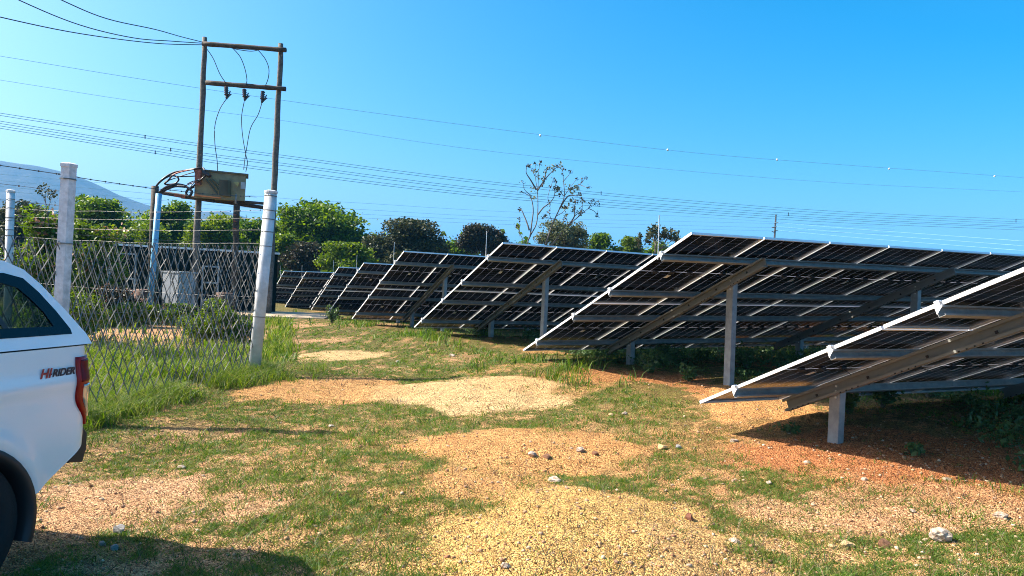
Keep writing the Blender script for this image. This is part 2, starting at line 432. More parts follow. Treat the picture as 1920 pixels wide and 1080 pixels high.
# ------------------------------------------------------------------ hills far away
def hills():
    prof = [(-700,-150),(-400,-190),(-250,-196),(0,-186),(60,-181),(130,-168),(175,-152),(215,-134),(260,-120),(300,-110),(335,-104),(370,-108),(420,-113),(455,-104),(480,-95),(520,-92),(545,-96),(600,-82),(700,-60),(900,-40),(1300,-30),(2600,-20)]
    pxs = np.array([p[0] for p in prof], float); ph = np.array([-p[1] for p in prof], float)
    D = 1800.0
    us = np.linspace(-1500, 4200, 420); vs = np.linspace(-1, 1, 44)
    U, V = np.meshgrid(us, vs)
    H = np.interp(U, pxs, ph) / FPX * D + CAM_H
    Yd = D + V * 450
    X = (U - 960) / FPX * D * (1 + .10 * V); Yy = Yd
    rid = (1 - np.abs(V)) ** .8
    Z = H * rid * (1 - .10 * (fbm(U / 60, V * 5 + 3, 4) - .5) * (1 - rid) * 8) + (fbm(U / 26, V * 9, 4) - .5) * 35 * (1 - rid) * rid * 2 - 6
    i = np.arange(U.size).reshape(U.shape)
    q = np.stack([i[:-1, :-1], i[:-1, 1:], i[1:, 1:], i[1:, :-1]], -1).reshape(-1, 4)
    m = mat('hill_scrub', (.055,.055,.035), .95, 0, col2=(.010,.018,.012), vscale=.05)
    me = mesh_np('hills', np.stack([X, Yy, Z], -1), q, np.arange(len(q)) * 4, m, smooth=True)
    tag(link(bpy.data.objects.new('hills', me)), kind='structure')
hills()
hz = bpy.data.materials.new('thin_haze'); hz.use_nodes = True
hz.node_tree.nodes.clear(); _v = hz.node_tree.nodes.new('ShaderNodeVolumePrincipled'); _o = hz.node_tree.nodes.new('ShaderNodeOutputMaterial')
_v.inputs['Color'].default_value = (.12, .50, 1.0, 1); _v.inputs['Density'].default_value = 2.7e-4; _v.inputs['Anisotropy'].default_value = .0
hz.node_tree.links.new(_v.outputs[0], _o.inputs['Volume'])
tag(MB().box((-6200, -4200, -12), (6200, 6200, 300)).build('haze', hz), kind='stuff')

# ------------------------------------------------------------------ solar arrays
PG, ML, MW = 1.154, 2.278, 1.134
FR = dict(a=.124, b=.3885, c=.6115, d=.876)
LT = 4.58
def module_meshes():
    # local: x across, y up the slope, z normal (front up); origin at lower left corner of the module, top face of frame at z = 0
    lam = MB().box((.006, .006, -.009), (MW - .006, ML - .006, -.003)).mesh('solar_panel', M['cell'])
    f = MB(); d = .030; w = .006; lip = .011
    f.box((0, 0, -d), (w, ML, 0)); f.box((MW - w, 0, -d), (MW, ML, 0)); f.box((w, 0, -d), (MW - w, w, 0)); f.box((w, ML - w, -d), (MW - w, ML, 0))
    f.box((w, w, -d), (w + lip - .008, ML - w, -d + .002)); f.box((MW - w - lip + .008, w, -d), (MW - w, ML - w, -d + .002))
    f.box((w + .02, w, -d), (MW - w - .02, w + lip, -d + .002)); f.box((w + .02, ML - w - lip, -d), (MW - w - .02, ML - w, -d + .002))
    fr = f.mesh('frame', M['alu'])
    jb = []
    for x in (.28, .567, .85): jb.append(MB().box((x - .035, 1.105, -.030), (x + .035, 1.172, -.0095)).mesh('junction_box', M['jbox']))
    lab = MB().box((.50, .93, -.0105), (.56, 1.03, -.0095)).mesh('rating_label', M['white_trim'])
    return lam, fr, jb, lab
LAM, FRM, JB, LAB = module_meshes()

def c_section(h, w, t, x0, x1, opening=1, lipd=.015):
    """C channel along x: web at y=0, flanges to y=+w*opening, top at z=0"""
    b = MB(); s = opening
    def bx(y0, y1, z0, z1): b.box((x0, min(y0 * s, y1 * s), z0), (x1, max(y0 * s, y1 * s), z1))
    bx(0, t, -h, 0); bx(t, w, -t, 0); bx(t, w, -h, -h + t); bx(w - t, w, -t - lipd, -t); bx(w - t, w, -h + t, -h + t + lipd)
    return b

def solar_row(row, ncol, label, first_frame, rod=True, fine=True):
    x, y, z, az, tl, rs = row
    root = empty('solar_array', (x, y, z), (0, -rs, az))
    tag(root, label, 'solar array', 'rows of ground mounted solar arrays')
    # plane frame: px (row), py (up the slope, towards -y local), pz normal
    Pm = Matrix(((1, 0, 0, 0), (0, -math.cos(tl), math.sin(tl), 0), (0, math.sin(tl), math.cos(tl), 0), (0, 0, 0, 1)))
    # right handed: x cross up = (1,0,0)x(0,-c,s) = (0,-s,-c) -> flip x handled by mirrored placement
    upv = Vector((0, -math.cos(tl), math.sin(tl))); nrm = Vector((0, math.sin(tl), math.cos(tl)))
    # module local frame must be right handed: local x = -row, local y = up slope, local z = nrm
    R = Matrix((( -1, 0, 0), (0, upv.y, nrm.y), (0, upv.z, nrm.z))).to_4x4()
    for k in range(ncol):
        for j in range(2):
            loc = Vector((k * PG + MW, 0, 0)) + upv * (j * (ML + .024))
            o = link(bpy.data.objects.new('solar_panel', LAM), root)
            wob = Matrix.Rotation(random.uniform(-.0015, .0015), 4, 'X')
            o.matrix_local = Matrix.Translation(loc) @ R @ wob
            fo = link(bpy.data.objects.new('frame', FRM), o)
            if fine or k < 3:
                for jm in JB: link(bpy.data.objects.new('junction_box', jm), o)
                link(bpy.data.objects.new('rating_label', LAB), o)
    Wd = ncol * PG
    # purlins under the modules (local to plane: build with matrix)
    B = Matrix.Translation((0, 0, 0)) @ Matrix(((1, 0, 0, 0), (0, upv.y, nrm.y, 0), (0, upv.z, nrm.z, 0), (0, 0, 0, 1)))   # mirrored is fine for vertices
    def place(mb, name, mt, bevel=0):
        mb.v = [tuple(B @ Vector(v)) for v in mb.v]
        return mb.build(name, mt, root, bevel=bevel)
    for key in 'abcd':
        fy = FR[key] * LT; piece = 0; x0 = -.035
        while x0 < Wd:
            x1 = min(x0 + 3.48, Wd + .03)
            p = c_section(.082, .055, .0035, x0, x1 - .004, 1, .012)
            p.v = [(a, b_ + fy - .025, c - .0365) for a, b_, c in p.v]
            place(p, 'purlin', M['galv']); x0 = x1
        # end bracket: lit wedge at the open left end
        e = MB(); e.prism([(-.0355, fy - .028, -.037), (-.0355, fy + .036, -.037), (-.0355, fy + .030, -.05), (-.0355, fy - .005, -.075), (-.0355, fy - .028, -.095)], (-.004, 0, 0))
        e.box((-.04, fy - .02, -.006), (-.002, fy + .02, .005)); e.box((-.04, fy - .02, -.036), (-.036, fy + .02, -.006))
        place(e, 'end_clamp', M['alu'])
        c = MB()
        for k in range(1, ncol):
            xx = k * PG - .010
            c.box((xx - .022, fy - .045, -.060), (xx + .022, fy - .029, -.0365))
        o = place(c, 'mid_clamps', M['bolt'], 0); o['kind'] = 'stuff'
    cw_ = MB()
    for k in range(ncol - 1):
        for fy0 in (.25, .75):
            a_ = Vector((k * PG + .85, fy0 * LT + .02, -.03)); b_ = Vector(((k + 1) * PG + .28, fy0 * LT + .02, -.03)); sg = random.uniform(.05, .16)
            if random.random() < .8: cw_.tube([a_, a_.lerp(b_, .25) + Vector((0, .01, -sg * .75)), a_.lerp(b_, .55) + Vector((0, -.03, -sg)), a_.lerp(b_, .8) + Vector((0, 0, -sg * .6)), b_], .004, 4)
    place(cw_, 'panel_cables', M['cable'])['kind'] = 'stuff'
    # frames: rafter + two posts
    k = first_frame
    while k < ncol - .3:
        xc = k * PG
        h = .125; w = .06; t = .005
        rf = MB(); y0, y1 = .38, .925 * LT; z1 = -.1190
        rf.box((xc, y0, z1 - h), (xc + t, y1, z1)); rf.box((xc - w, y0, z1 - t), (xc, y1, z1)); rf.box((xc - w, y0, z1 - h), (xc, y1, z1 - h + t))
        rf.box((xc - w, y0, z1 - t - .02), (xc - w + t, y1, z1 - t)); rf.box((xc - w, y0, z1 - h + t), (xc - w + t, y1, z1 - h + t + .02))
        place(rf, 'rafter', M['galv_dull'])
        hb = MB(); yy = y0 + .1
        while yy < y1 - .1:
            for u in range(4): hb.box((xc - w - .0015, yy + u * .07, z1 - .13), (xc - w, yy + u * .07 + .016, z1 - .117))
            hb.box((xc - w - .006, yy + .34, z1 - .09), (xc - w, yy + .365, z1 - .065)); yy += .62
        # bolts sit on the lip
        place(hb, 'bolt_holes', M['black'])['kind'] = 'stuff'
        for nm, fy in (('post', .22), ('post', .77)):
            base = upv * (fy * LT) + nrm * (z1 - h * .5)
            wp = root_matrix(x, y, z, az, rs) @ Vector((xc, base.y, 0))
            gz = zgf(wp.x, wp.y) - z - math.tan(rs) * 0
            loc_z = gz - math.sin(rs) * xc - .25
            pb = MB(); pw, pd = .085, .12
            ztop = base.z + .03
            pb.box((xc + t + .002, base.y - pd / 2, loc_z), (xc + t + .008, base.y + pd / 2, ztop))
            pb.box((xc + t + .008, base.y - pd / 2, loc_z), (xc + t + pw, base.y - pd / 2 + .006, ztop))
            pb.box((xc + t + .008, base.y + pd / 2 - .006, loc_z), (xc + t + pw, base.y + pd / 2, ztop))
            pb.box((xc + t + pw - .006, base.y - pd / 2 + .006, loc_z), (xc + t + pw, base.y - pd / 2 + .03, ztop))
            po = pb.build('post', M['galv'], root)
            bb = MB()
            for dz in (-.06, 0.0, .05):
                bb.box((xc + t - .012, base.y - .03, base.z + dz - .03), (xc + t, base.y - .01, base.z + dz - .012))
            bb.build('bolt', M['bolt'], po)
        k += 3.35
    if rod:
        rp = upv * (FR['d'] * LT); r = MB().tube([(-.07, rp.y, rp.z - .1), (-.07, rp.y, rp.z + .45)], .006, 6)
        r.build('lightning_rod', M['bolt'], root)
    return root
def root_matrix(x, y, z, az, rs):
    return Matrix.Translation((x, y, z)) @ Euler((0, -rs, az)).to_matrix().to_4x4()
ROWS = [
 ((2.0313,7.7479,.4968,.47,.4283,.0064),10,'nearest solar array, its white lit edge closest to the camera',.72),
 ((.2356,12.4196,.5242,.4591,.4075,.0202),15,'second solar array back from the camera, tallest against the sky',1.25),
 ((-2.2179,16.9977,.5102,.5014,.4158,.0029),13,'third solar array back, behind the tall steel post of the second',1.25),
 ((-4.6263,21.4718,.3648,.4927,.432,-.0007),11,'fourth solar array back, beside the dark round tree',1.25),
 ((-6.50,26.02,.20,.49,.41,.0),10,'fifth solar array back with tall weed at its low corner',1.25),
 ((-8.25,30.4,.12,.48,.40,.0),9,'sixth solar array back, between the fifth and the seventh',1.25),
 ((-10.6788,34.7782,-.0402,.4918,.3854,.012),8,'seventh solar array back, second from the dark green shed',1.25),
 ((-13.0,39.2,-.05,.49,.385,.0),9,'farthest solar array in the aisle, beside the dark green shed',1.25),
]
for r, n, lab, ff in ROWS:
    solar_row(r, n, lab, ff, fine=(r[1] < 28))
# arrays of the next block, seen through the fence
for i, (r, n, lab) in enumerate([((-25.5,34.0,-.1,.49,.385,0),7,'low solar array seen through the fence mesh left of the shed')]):
    solar_row(r, n, lab, 1.25, rod=False, fine=False)

# ------------------------------------------------------------------ H-pole with transformer
DP = 26.0
def P(x, y, d=DP): return at(x, y, d)
def wobble_tube(mb, a, b, r0, r1, n=12, k=9, amp=.012):
    pts = []; rs = []
    for i in range(n):
        t = i / (n - 1); p = a.lerp(b, t)
        pts.append(p + Vector((random.uniform(-amp, amp), random.uniform(-amp, amp), 0))); rs.append(r0 + (r1 - r0) * t + random.uniform(-.008, .008))
    mb.tube(pts, rs, k)
hp = empty('transformer_pole', (P(376, 560).x, P(376, 560).y, 0))
tag(hp, 'tall weathered wooden two-pole electricity frame behind the diamond mesh fence', 'utility pole')
def hpart(mb, name, mt, smooth=True):
    l = hp.location; mb.v = [(v[0] - l.x, v[1] - l.y, v[2] - l.z) for v in mb.v]
    return mb.build(name, mt, hp, smooth=smooth)
zb = lambda p: Vector((p.x, p.y, zgf(p.x, p.y) - .1))
lt, lb = P(384, 70), P(364, 574); rt, rb = P(527, 82), P(502, 590, 26.2)
lb.z = zgf(lb.x, lb.y) - .1; rb.z = zgf(rb.x, rb.y) - .1
m1 = MB(); wobble_tube(m1, lb, lt, .125, .088, 16); hpart(m1, 'pole', M['wood'])
m1 = MB(); wobble_tube(m1, rb, rt, .125, .092, 16); hpart(m1, 'pole', M['wood'])
m1 = MB(); wobble_tube(m1, P(380, 82, DP-.18), P(537, 94, DP-.18), .085, .08, 10); hpart(m1, 'cross_beam', M['wood_dark'])
m1 = MB(); wobble_tube(m1, P(386, 155, DP-.18), P(536, 167, DP-.18), .085, .08, 10); hpart(m1, 'cross_beam', M['wood_dark'])
m1 = MB(); wobble_tube(m1, P(288, 359, DP-.2), P(402, 377, DP-.2), .07, .07, 8); hpart(m1, 'platform_beam', M['wood_dark'])
m1 = MB(); wobble_tube(m1, P(372, 372, DP+.55), P(500, 390, DP+.55), .07, .07, 8); hpart(m1, 'platform_beam', M['wood_dark'])
m1 = MB(); wobble_tube(m1, P(340, 370, DP+.3), P(500, 382, DP-.3), .05, .05, 8); hpart(m1, 'platform_beam', M['wood_dark'])
pb = P(437, 582, DP); pb.z = zgf(pb.x, pb.y) - .1
m1 = MB(); wobble_tube(m1, pb, P(445, 366, DP-.25), .115, .1, 12); hpart(m1, 'support_pole', M['wood_dark'])
m1 = MB(); m1.tube([P(441.5, 382, DP-.37), P(443, 364, DP-.37)], .035, 8); hpart(m1, 'bracket', M['galv'])
for yy in (402, 414, 428): 
    m1 = MB(); m1.tube([P(438, yy, DP-.38), P(443, yy + 1, DP-.38)], .03, 6); hpart(m1, 'binding', M['brick'])
# fuse cut-outs hanging from the lower beam
for (bx, by, ex, ey) in ((424, 163, 425, 186), (458, 167, 459, 189), (493, 171, 491, 193)):
    a = P(bx, by, DP-.3); b = P(ex, ey, DP-.34)
    m1 = MB(); pts = []; rs = []
    for i in range(9):
        pts.append(a.lerp(b, i / 8 * .72)); rs.append(.085 if i % 2 else .05)
    m1.tube(pts, rs, 8); fo = hpart(m1, 'fuse_insulator', M['porcelain'])
    m2 = MB(); d = b - a
    m2.tube([a.lerp(b, .7), a.lerp(b, 1.0)], [.055, .03], 6); m2.tube([a.lerp(b, .3) + Vector((.14, 0, 0)), a.lerp(b, .9) + Vector((.04, 0, 0))], .02, 6)
    m2.tube([a.lerp(b, .82) + Vector((.05, 0, 0)), a.lerp(b, .62) + Vector((.17, 0, .03))], .022, 6)
    hpart(m2, 'fuse_clip', M['wire'])
def wirepart(pts, r, name='jumper_wire', mt='wire'):
    # smooth curve through the points
    pts = [Vector(p) for p in pts]; out = []
    for i in range(len(pts) - 1):
        p0 = pts[max(i-1, 0)]; p1 = pts[i]; p2 = pts[i+1]; p3 = pts[min(i+2, len(pts)-1)]
        for s in range(6):
            t = s / 6; out.append(.5 * ((2 * p1) + (p2 - p0) * t + (2*p0 - 5*p1 + 4*p2 - p3) * t*t + (3*p1 - p0 - 3*p2 + p3) * t*t*t))
    out.append(pts[-1]); m = MB(); m.tube(out, r, 5); return m
for pts in (((388,92),(400,110),(412,138),(423,155)), ((436,90),(450,106),(459,128),(463,150),(460,160)), ((484,94),(497,110),(504,128),(503,146),(498,160)),
            ((430,89),(446,93),(470,96),(484,94)),
            ((424,186),(412,205),(403,235),(403,270),(407,300),(408,321)), ((458,190),(453,220),(455,255),(461,290),(464,305),(461,322)), ((491,193),(484,215),(470,240),(463,275),(459,300),(457,318))):
    hpart(wirepart([P(x, y, DP-.25) for x, y in pts], .014), 'jumper_wire', M['wire'])

# transformer box
tr = empty('transformer', P(416, 372)); tag(tr, 'olive green transformer box with cooling fins on the wooden pole platform', 'transformer')
def tpart(mb, name, mt, parent=tr):
    l = tr.location; mb.v = [(v[0] - l.x, v[1] - l.y, v[2] - l.z) for v in mb.v]
    return mb.build(name, mt, parent)
# corners of the tank: front face slightly turned
f = [P(366,319,DP-.55), P(462,328,DP-.35), P(459,377,DP-.35), P(364,370,DP-.55)]
dv = Vector((-.36, .95, 0))
mb = MB(); mb.prism(f, dv); tank = tpart(mb, 'tank', M['olive'])
mb = MB(); fl = [P(363,315.5,DP-.62), P(466,326,DP-.42), P(466,328.5,DP-.42), P(363,319,DP-.62)]; mb.prism(fl, Vector((-.38,1.05,0))); tpart(mb, 'lid', M['olive_dark'])
for i in range(9):
    x0 = 411.0 + i * 2.0
    a = P(x0, 336.4 + i * .15, DP-.72); b = P(x0 + 1.0, 336.5 + i * .15, DP-.72)
    c = P(x0 + .6, 366 + i * .12, DP-.72); d = P(x0 - .4, 366 + i * .12, DP-.72)
    mb = MB(); mb.prism([a, b, c, d], (0, .27, 0)); tpart(mb, 'cooling_fin', M['olive_dark'])
for (x0, y0, x1, y1) in ((386,336,408,365),(393,337,410,356),(398,336,410,346)):
    mb = MB(); mb.tube([P(x0, y0, DP-.62), P(x1, y1, DP-.6)], .035, 6); tpart(mb, 'strut', M['olive_dark'])
mb = MB(); mb.prism([P(452,341,DP-.42), P(459.5,342,DP-.41), P(458.5,355,DP-.41), P(451,354,DP-.42)], (0,.03,0)); tpart(mb, 'rating_plate', M['kiosk'])
mb = MB(); mb.prism([P(438,342,DP-.46), P(448,341,DP-.44), P(446,350,DP-.44)], (0,.03,0)); tpart(mb, 'warning_plate', mat('faded_yellow', (.40,.34,.12), .6))
mb = MB(); mb.prism([P(364,364,DP-.6), P(413,370,DP-.5), P(413,372,DP-.5), P(364,367,DP-.6)], (0,.1,0)); tpart(mb, 'rust_skirt', M['orange'])
for i in range(3):
    mb = MB(); a = P(385 + i * 4, 326 + i * 2, DP-.75); mb.tube([a, a + Vector((.0,-.12,.02)), a + Vector((.05,-.26,.03))], [.07,.05,.06], 7); tpart(mb, 'bushing', M['porcelain'])
mb = MB(); mb.prism([P(365,318,DP-.72), P(376,318,DP-.72), P(375,346,DP-.72), P(365,346,DP-.72)], (0,.12,0)); tpart(mb, 'terminal_board', M['brick'])
# cables from the terminals to the duct post
cab = empty('cable_bundle', P(320, 350)); tag(cab, 'looped black and red cables running from transformer to dark duct post', 'cables')
def cpart(pts, r, mt, d=DP-.7):
    mb = wirepart([P(x, y, d + random.uniform(-.12, .12)) for x, y in pts], r); l = cab.location
    mb.v = [(v[0] - l.x, v[1] - l.y, v[2] - l.z) for v in mb.v]; mb.build('cable', M[mt], cab, smooth=True)
cpart([(286,362),(292,350),(305,336),(325,324),(345,320),(368,316),(380,315),(384,320)], .035, 'cable')
cpart([(287,362),(296,346),(312,333),(340,322),(366,317)], .025, 'cable')
cpart([(318,336),(328,326),(350,320),(366,317)], .022, 'cable_red')
cpart([(318,336),(309,343),(313,346),(328,344),(335,337),(331,331),(322,330),(316,338),(308,344)], .03, 'cable')
cpart([(296,364),(310,352),(328,346),(345,348),(355,354),(360,360),(354,368),(349,362),(353,355),(363,350)], .045, 'cable')
cpart([(298,364),(314,354),(330,349),(348,350)], .05, 'cable')
cpart([(330,331),(350,331),(368,330)], .02, 'cable')
cpart([(312,340),(340,330),(366,322)], .018, 'cable')
cpart([(345,350),(355,345),(368,341)], .018, 'cable_red')
cpart([(355,356),(366,346),(380,334),(388,328)], .03, 'cable')
cpart([(354,354),(364,342),(374,336)], .022, 'kiosk')
cpart([(352,344),(362,340),(372,338)], .018, 'cable')
bk = MB(); bk.prism([P(326,363,DP-.4), P(344,366,DP-.4), P(344,371,DP-.4), P(326,368,DP-.4)], (0,.15,0)); tag(bk.build('packing_block', M['brick']), 'red brown packing block lying on the platform beam', 'block')
# duct post and blue pipe
d0 = P(284, 588, 22.6); d0.z = zgf(d0.x, d0.y) - .05
dp = MB(); dp.tube([d0, P(288, 420, 22.6), P(291, 349, 22.6)], [.13,.12,.11], 8); tag(dp.build('duct_post', M['wood_dark'], smooth=True), 'dark leaning duct post behind the light blue pipe', 'post')
b0 = P(279, 598, 21.5); b0.z = zgf(b0.x, b0.y) - .05
bp_ = MB(); bp_.tube([b0, P(289, 480, 21.5), P(298, 363, 21.5)], .085, 10); tag(bp_.build('blue_pipe', M['blue'], smooth=True), 'leaning light blue pipe post behind the fence', 'pipe post')

# ------------------------------------------------------------------ overhead wires
def curve_px(pts, depths):
    n = len(pts); return [at(x, y, 1 / (1 / depths[0] + (1 / depths[1] - 1 / depths[0]) * (x - pts[0][0]) / (pts[-1][0] - pts[0][0]))) for (x, y) in pts]
def overhead(pts, depths, r, label, group, mt='wire_light', spacers=()):
    P_ = curve_px(pts, depths)
    # carry the wire on beyond the picture on both sides
    a = P_[0] + (P_[0] - P_[1]).normalized() * 30; b = P_[-1] + (P_[-1] - P_[-2]).normalized() * 60
    mb = wirepart([a] + P_ + [b] if depths[0] > 20 and pts[0][0] < 5 else P_, r)
    o = mb.build('power_line', M[mt], smooth=True); tag(o, label, 'power line', group); return o
G1 = 'overhead conductors crossing the sky'
for pts, lab in ((((115,0),(200,35),(290,55),(340,69),(380,79)),'uppermost of the three dark wires meeting the wooden pole top'),
            (((35,0),(150,47),(250,71),(320,77),(379,81)),'middle of the three dark wires meeting the wooden pole top'),
            (((0,32),(150,63),(290,81),(379,84)),'lowest of the three dark wires meeting the wooden pole top')):
    x0, y0 = pts[0]; x1, y1 = pts[1]
    pts = ((x0 - (x1 - x0) * 1.5, y0 - (y1 - y0) * 1.8),) + pts
    overhead(pts, (15, 25.7), .014, lab, 'dark wires to the wooden pole', 'wire')
overhead(((0,105),(250,146),(530,188),(900,238),(1250,281),(1500,303),(1920,333)), (70,120), .022, 'upper thin single wire high across the sky with white markers', G1)
overhead(((0,150),(250,189),(530,226),(940,286),(1500,338),(1920,360)), (70,120), .018, 'second thin single wire high across the sky', G1)
D_ = [((0,212),(265,253),(530,291),(960,345),(1500,392),(1920,412)), ((0,227),(320,278),(530,306),(960,359),(1500,401),(1920,420)), ((0,236),(290,283),(530,319),(960,369),(1500,409),(1920,427))]
for i, pts in enumerate(D_):
    for j in (0, 1):
        nm = (('uppermost', 'second'), ('third', 'fourth'), ('fifth', 'lowest'))[i][j]
        overhead([(x, y + j * 4.4) for x, y in pts], (75, 130), .032, nm + ' conductor of the six-wire bundle passing above the arrays', G1)
for i, pts in enumerate((((520,371),(666,380),(973,398),(1250,404),(1449,416)), ((520,383),(666,392),(973,408),(1449,419)), ((520,394),(666,401),(973,414.6),(1449,427)), ((520,402),(666,408),(973,421.6),(1449,433)))):
    overhead([(520 - 700, pts[0][1] - 60)] + list(pts), (140, 240), .03, ('top', 'second', 'third', 'lowest')[i] + ' faint wire running to the distant utility pole', 'faint wires to the distant pole')
for i in range(3):
    overhead(((1452, 417 + 7*i), (1600, 429 + 8*i), (1920, 452 + 9*i)), (240, 130), .03, ('top', 'middle', 'bottom')[i] + ' faint wire leaving the distant pole towards the arrays', 'faint wires to the distant pole')
sp = MB()
mk = empty('line_markers', (0, 0, 0)); bpy.data.objects.remove(mk)
def dep(x, d0, d1): return 1 / (1 / d0 + (1 / d1 - 1 / d0) * x / 1920)
for n_, (x, y) in enumerate(((1013,254),(1252,281),(1457,299.5),(1667,316.5),(1865,330.5))):
    c = at(x, y, dep(x, 70, 120)); b = MB()
    pts = [c + Vector((0, 0, .15 * math.cos(PI * i / 6))) for i in range(7)]; b.tube(pts, [max(.02, .15 * math.sin(PI * i / 6)) for i in range(7)], 8)
    tag(b.build('line_marker', M['white_trim'], smooth=True), ('first', 'second', 'third', 'fourth', 'fifth')[n_] + ' small white marker along the upper thin wire, counted from the wooden poles', 'marker ball', 'white markers on the thin wire')
for n_, (x, i) in enumerate(((272, 0), (320, 1), (291, 2), (1127, 0), (1478, 1), (1905, 0))):
    pp = D_[i]; y = np.interp(x, [p[0] for p in pp], [p[1] for p in pp]); d = dep(x, 75, 130)
    b = MB().tube([at(x, y - 1, d), at(x, y + 6, d)], .06, 5)
    tag(b.build('line_spacer', M['wire']), 'small dark spacer clamp ' + ('on the upper pair over the transformer', 'on the middle pair left of the wooden pole', 'on the lower pair left of the wooden pole', 'on the upper pair right of the bare tree', 'on the middle pair near the distant pole', 'on the upper pair at the picture edge')[n_], 'spacer', 'spacers on the conductor pairs')
dpole = empty('utility_pole', at(1452, 455, 240)); tag(dpole, 'distant dark utility pole with short cross arms above the solar arrays', 'utility pole')
l = dpole.location
b = MB().tube([at(1450, 480, 240) - l, at(1455, 402, 240) - l], [.35,.25], 6); b.build('pole', M['wood_dark'], dpole)
for (x0, y0, x1, y1) in ((1447,427,1456,425),(1452,419,1459,417),(1447,434,1453,436),(1451,434,1458,432)):
    MB().tube([at(x0, y0, 239.5) - l, at(x1, y1, 239.5) - l], .14, 5).build('cross_arm', M['wood_dark'], dpole)

# ------------------------------------------------------------------ fence
FA = Vector((-3.94, 11.4, 0)); FB = Vector((-4.9, 8.0, 0)); FC = Vector((-9.55, 14.0, 0))
FD = FB + (FB - FA).normalized() * 5.0; FD.x -= .25
for p in (FA, FB, FC, FD): p.z = zgf(p.x, p.y)
def octo(r, n, base, top, cap=.012):
    b = MB(); b.tube([base, base.lerp(top, .5), top], [r * 1.03, r, r], n); return b
ptA = at(508, 362, 11.4); 
b = MB(); b.tube([FA - Vector((0,0,.2)), ptA], .092, 14)
pa = b.build('post_shaft', M['post_white'], smooth=True)
def post_thing(shaft_pts, r, n, mt, label, cap=True, straps=(), smooth=True):
    root = empty('fence_post', shaft_pts[0]); tag(root, label, 'fence post', 'fence posts of the diamond mesh fence')
    o = Vector(shaft_pts[0]); pts = [Vector(p) - o for p in shaft_pts]
    b = MB(); b.tube(pts, r, n); s = b.build('shaft', mt, root, smooth=smooth)
    top = pts[-1]
    if cap: MB().tube([top - Vector((0,0,.005)), top + Vector((0,0,.03)), top + Vector((0,0,.045))], [r * 1.12, r * 1.12, r * .6], n).build('cap', mt, root)
    ax = (pts[-1] - pts[0]).normalized()
    for h in straps:
        c = pts[0].lerp(pts[-1], h); MB().tube([c - ax * .006, c + ax * .006], r + .006, max(n, 8)).build('wire_tie', M['fwire'], root)
    return root
bpy.data.objects.remove(pa)
post_thing([FA - Vector((0,0,.15)), ptA], .090, 16, M['post_white'], 'round white pipe fence post standing at the fence corner beside the aisle', straps=(.985,.91,.865,.80,.725,.36))
ptB = at(129, 313, 8.0)
post_thing([FB - Vector((0,0,.15)), ptB], .078, 5, M['post_concrete'], 'weathered angular white fence post behind the pickup canopy', straps=(.955,.72), smooth=False)
ptC = at(20, 360, 14.0)
post_thing([FC - Vector((0,0,.15)), ptC], .072, 10, M['post_white'], 'slim round white fence post farther off behind the pickup roof', straps=(.955,.90,.84,.765,.73))
ptD = FD + (ptB - FB)
post_thing([FD - Vector((0,0,.15)), ptD], .078, 5, M['post_concrete'], 'white fence post hidden beside the far side of the pickup', smooth=False)

def diamond_fence(name, a, b, hmesh, label, wires, pitch=.150, dh=.30):
    root = empty(name, a); tag(root, label, 'fence', 'diamond mesh fence panels'); o = Vector(a)
    d = (b - a); L = Vector((d.x, d.y, 0)).length; u = Vector((d.x, d.y, 0)) / L; nrm = Vector((-u.y, u.x, 0))
    nc = int(L / pitch); stp = L / nc; rowsn = int(hmesh / (dh / 2))
    def pt(i, j, off):
        s = i * stp / 2; x = a.x + u.x * s; y = a.y + u.y * s
        z = a.z + (b.z - a.z) * s / L + .02 + j * dh / 2
        w = .018 * math.sin(i * .7 + j * 1.3) + .01 * random.uniform(-1, 1)
        return Vector((x, y, z)) + nrm * (off + w) - o
    pts = {}
    for i in range(2 * nc + 1):
        for j in range(rowsn + 1):
            if (i + j) % 2 == 0: pts[i, j] = pt(i, j, 0)
    for dr in (1, -1):
        mb = MB()
        for (i, j), p in pts.items():
            q_ = pts.get((i + dr, j + 1))
            if q_ is not None:
                off = nrm * (.006 * dr); mb.tube([p + off, q_ + off], .0066, 3, caps=False)
            if j == rowsn:  # cut tips stand up past the top wire
                mb.tube([p, p + Vector((u.x * .03 * dr, u.y * .03 * dr, .055))], .005, 3, caps=False)
        w = mb.build('mesh_strands', M['fwire'], root); w['kind'] = 'stuff'
    # little barbs / clips where the strands cross
    cb = MB()
    for (i, j), p in pts.items():
        if (i * 7 + j * 3) % 2 == 0: cb.box((p.x - .007, p.y - .006, p.z - .012), (p.x + .007, p.y + .006, p.z + .012))
    c = cb.build('mesh_clips', M['fwire'], root); c['kind'] = 'stuff'
    for (za, zb_, r, mt) in wires:
        p0 = Vector((a.x, a.y, za)) - o; p1 = Vector((b.x, b.y, zb_)) - o; ps = []
        for k in range(9):
            t = k / 8; q_ = p0.lerp(p1, t); q_.z -= .05 * 4 * t * (1 - t) * random.uniform(.6, 1); ps.append(q_ + nrm * .09)
        wmb = MB().tube(ps, r, 4); wire = wmb.build('barbed_wire', M[mt], root)
        bmb = MB(); k = 0.0
        while k < 1:
            q_ = p0.lerp(p1, k) ; seg = k * 8; i0 = min(int(seg), 7); q_ = ps[i0].lerp(ps[i0 + 1], seg - i0)
            bmb.box((q_.x - .008, q_.y - .005, q_.z - .009), (q_.x + .003, q_.y + .005, q_.z + .009)); k += .21 / L
        bo = bmb.build('barbs', M[mt], wire); bo['kind'] = 'stuff'
    return root
H1 = FA.z
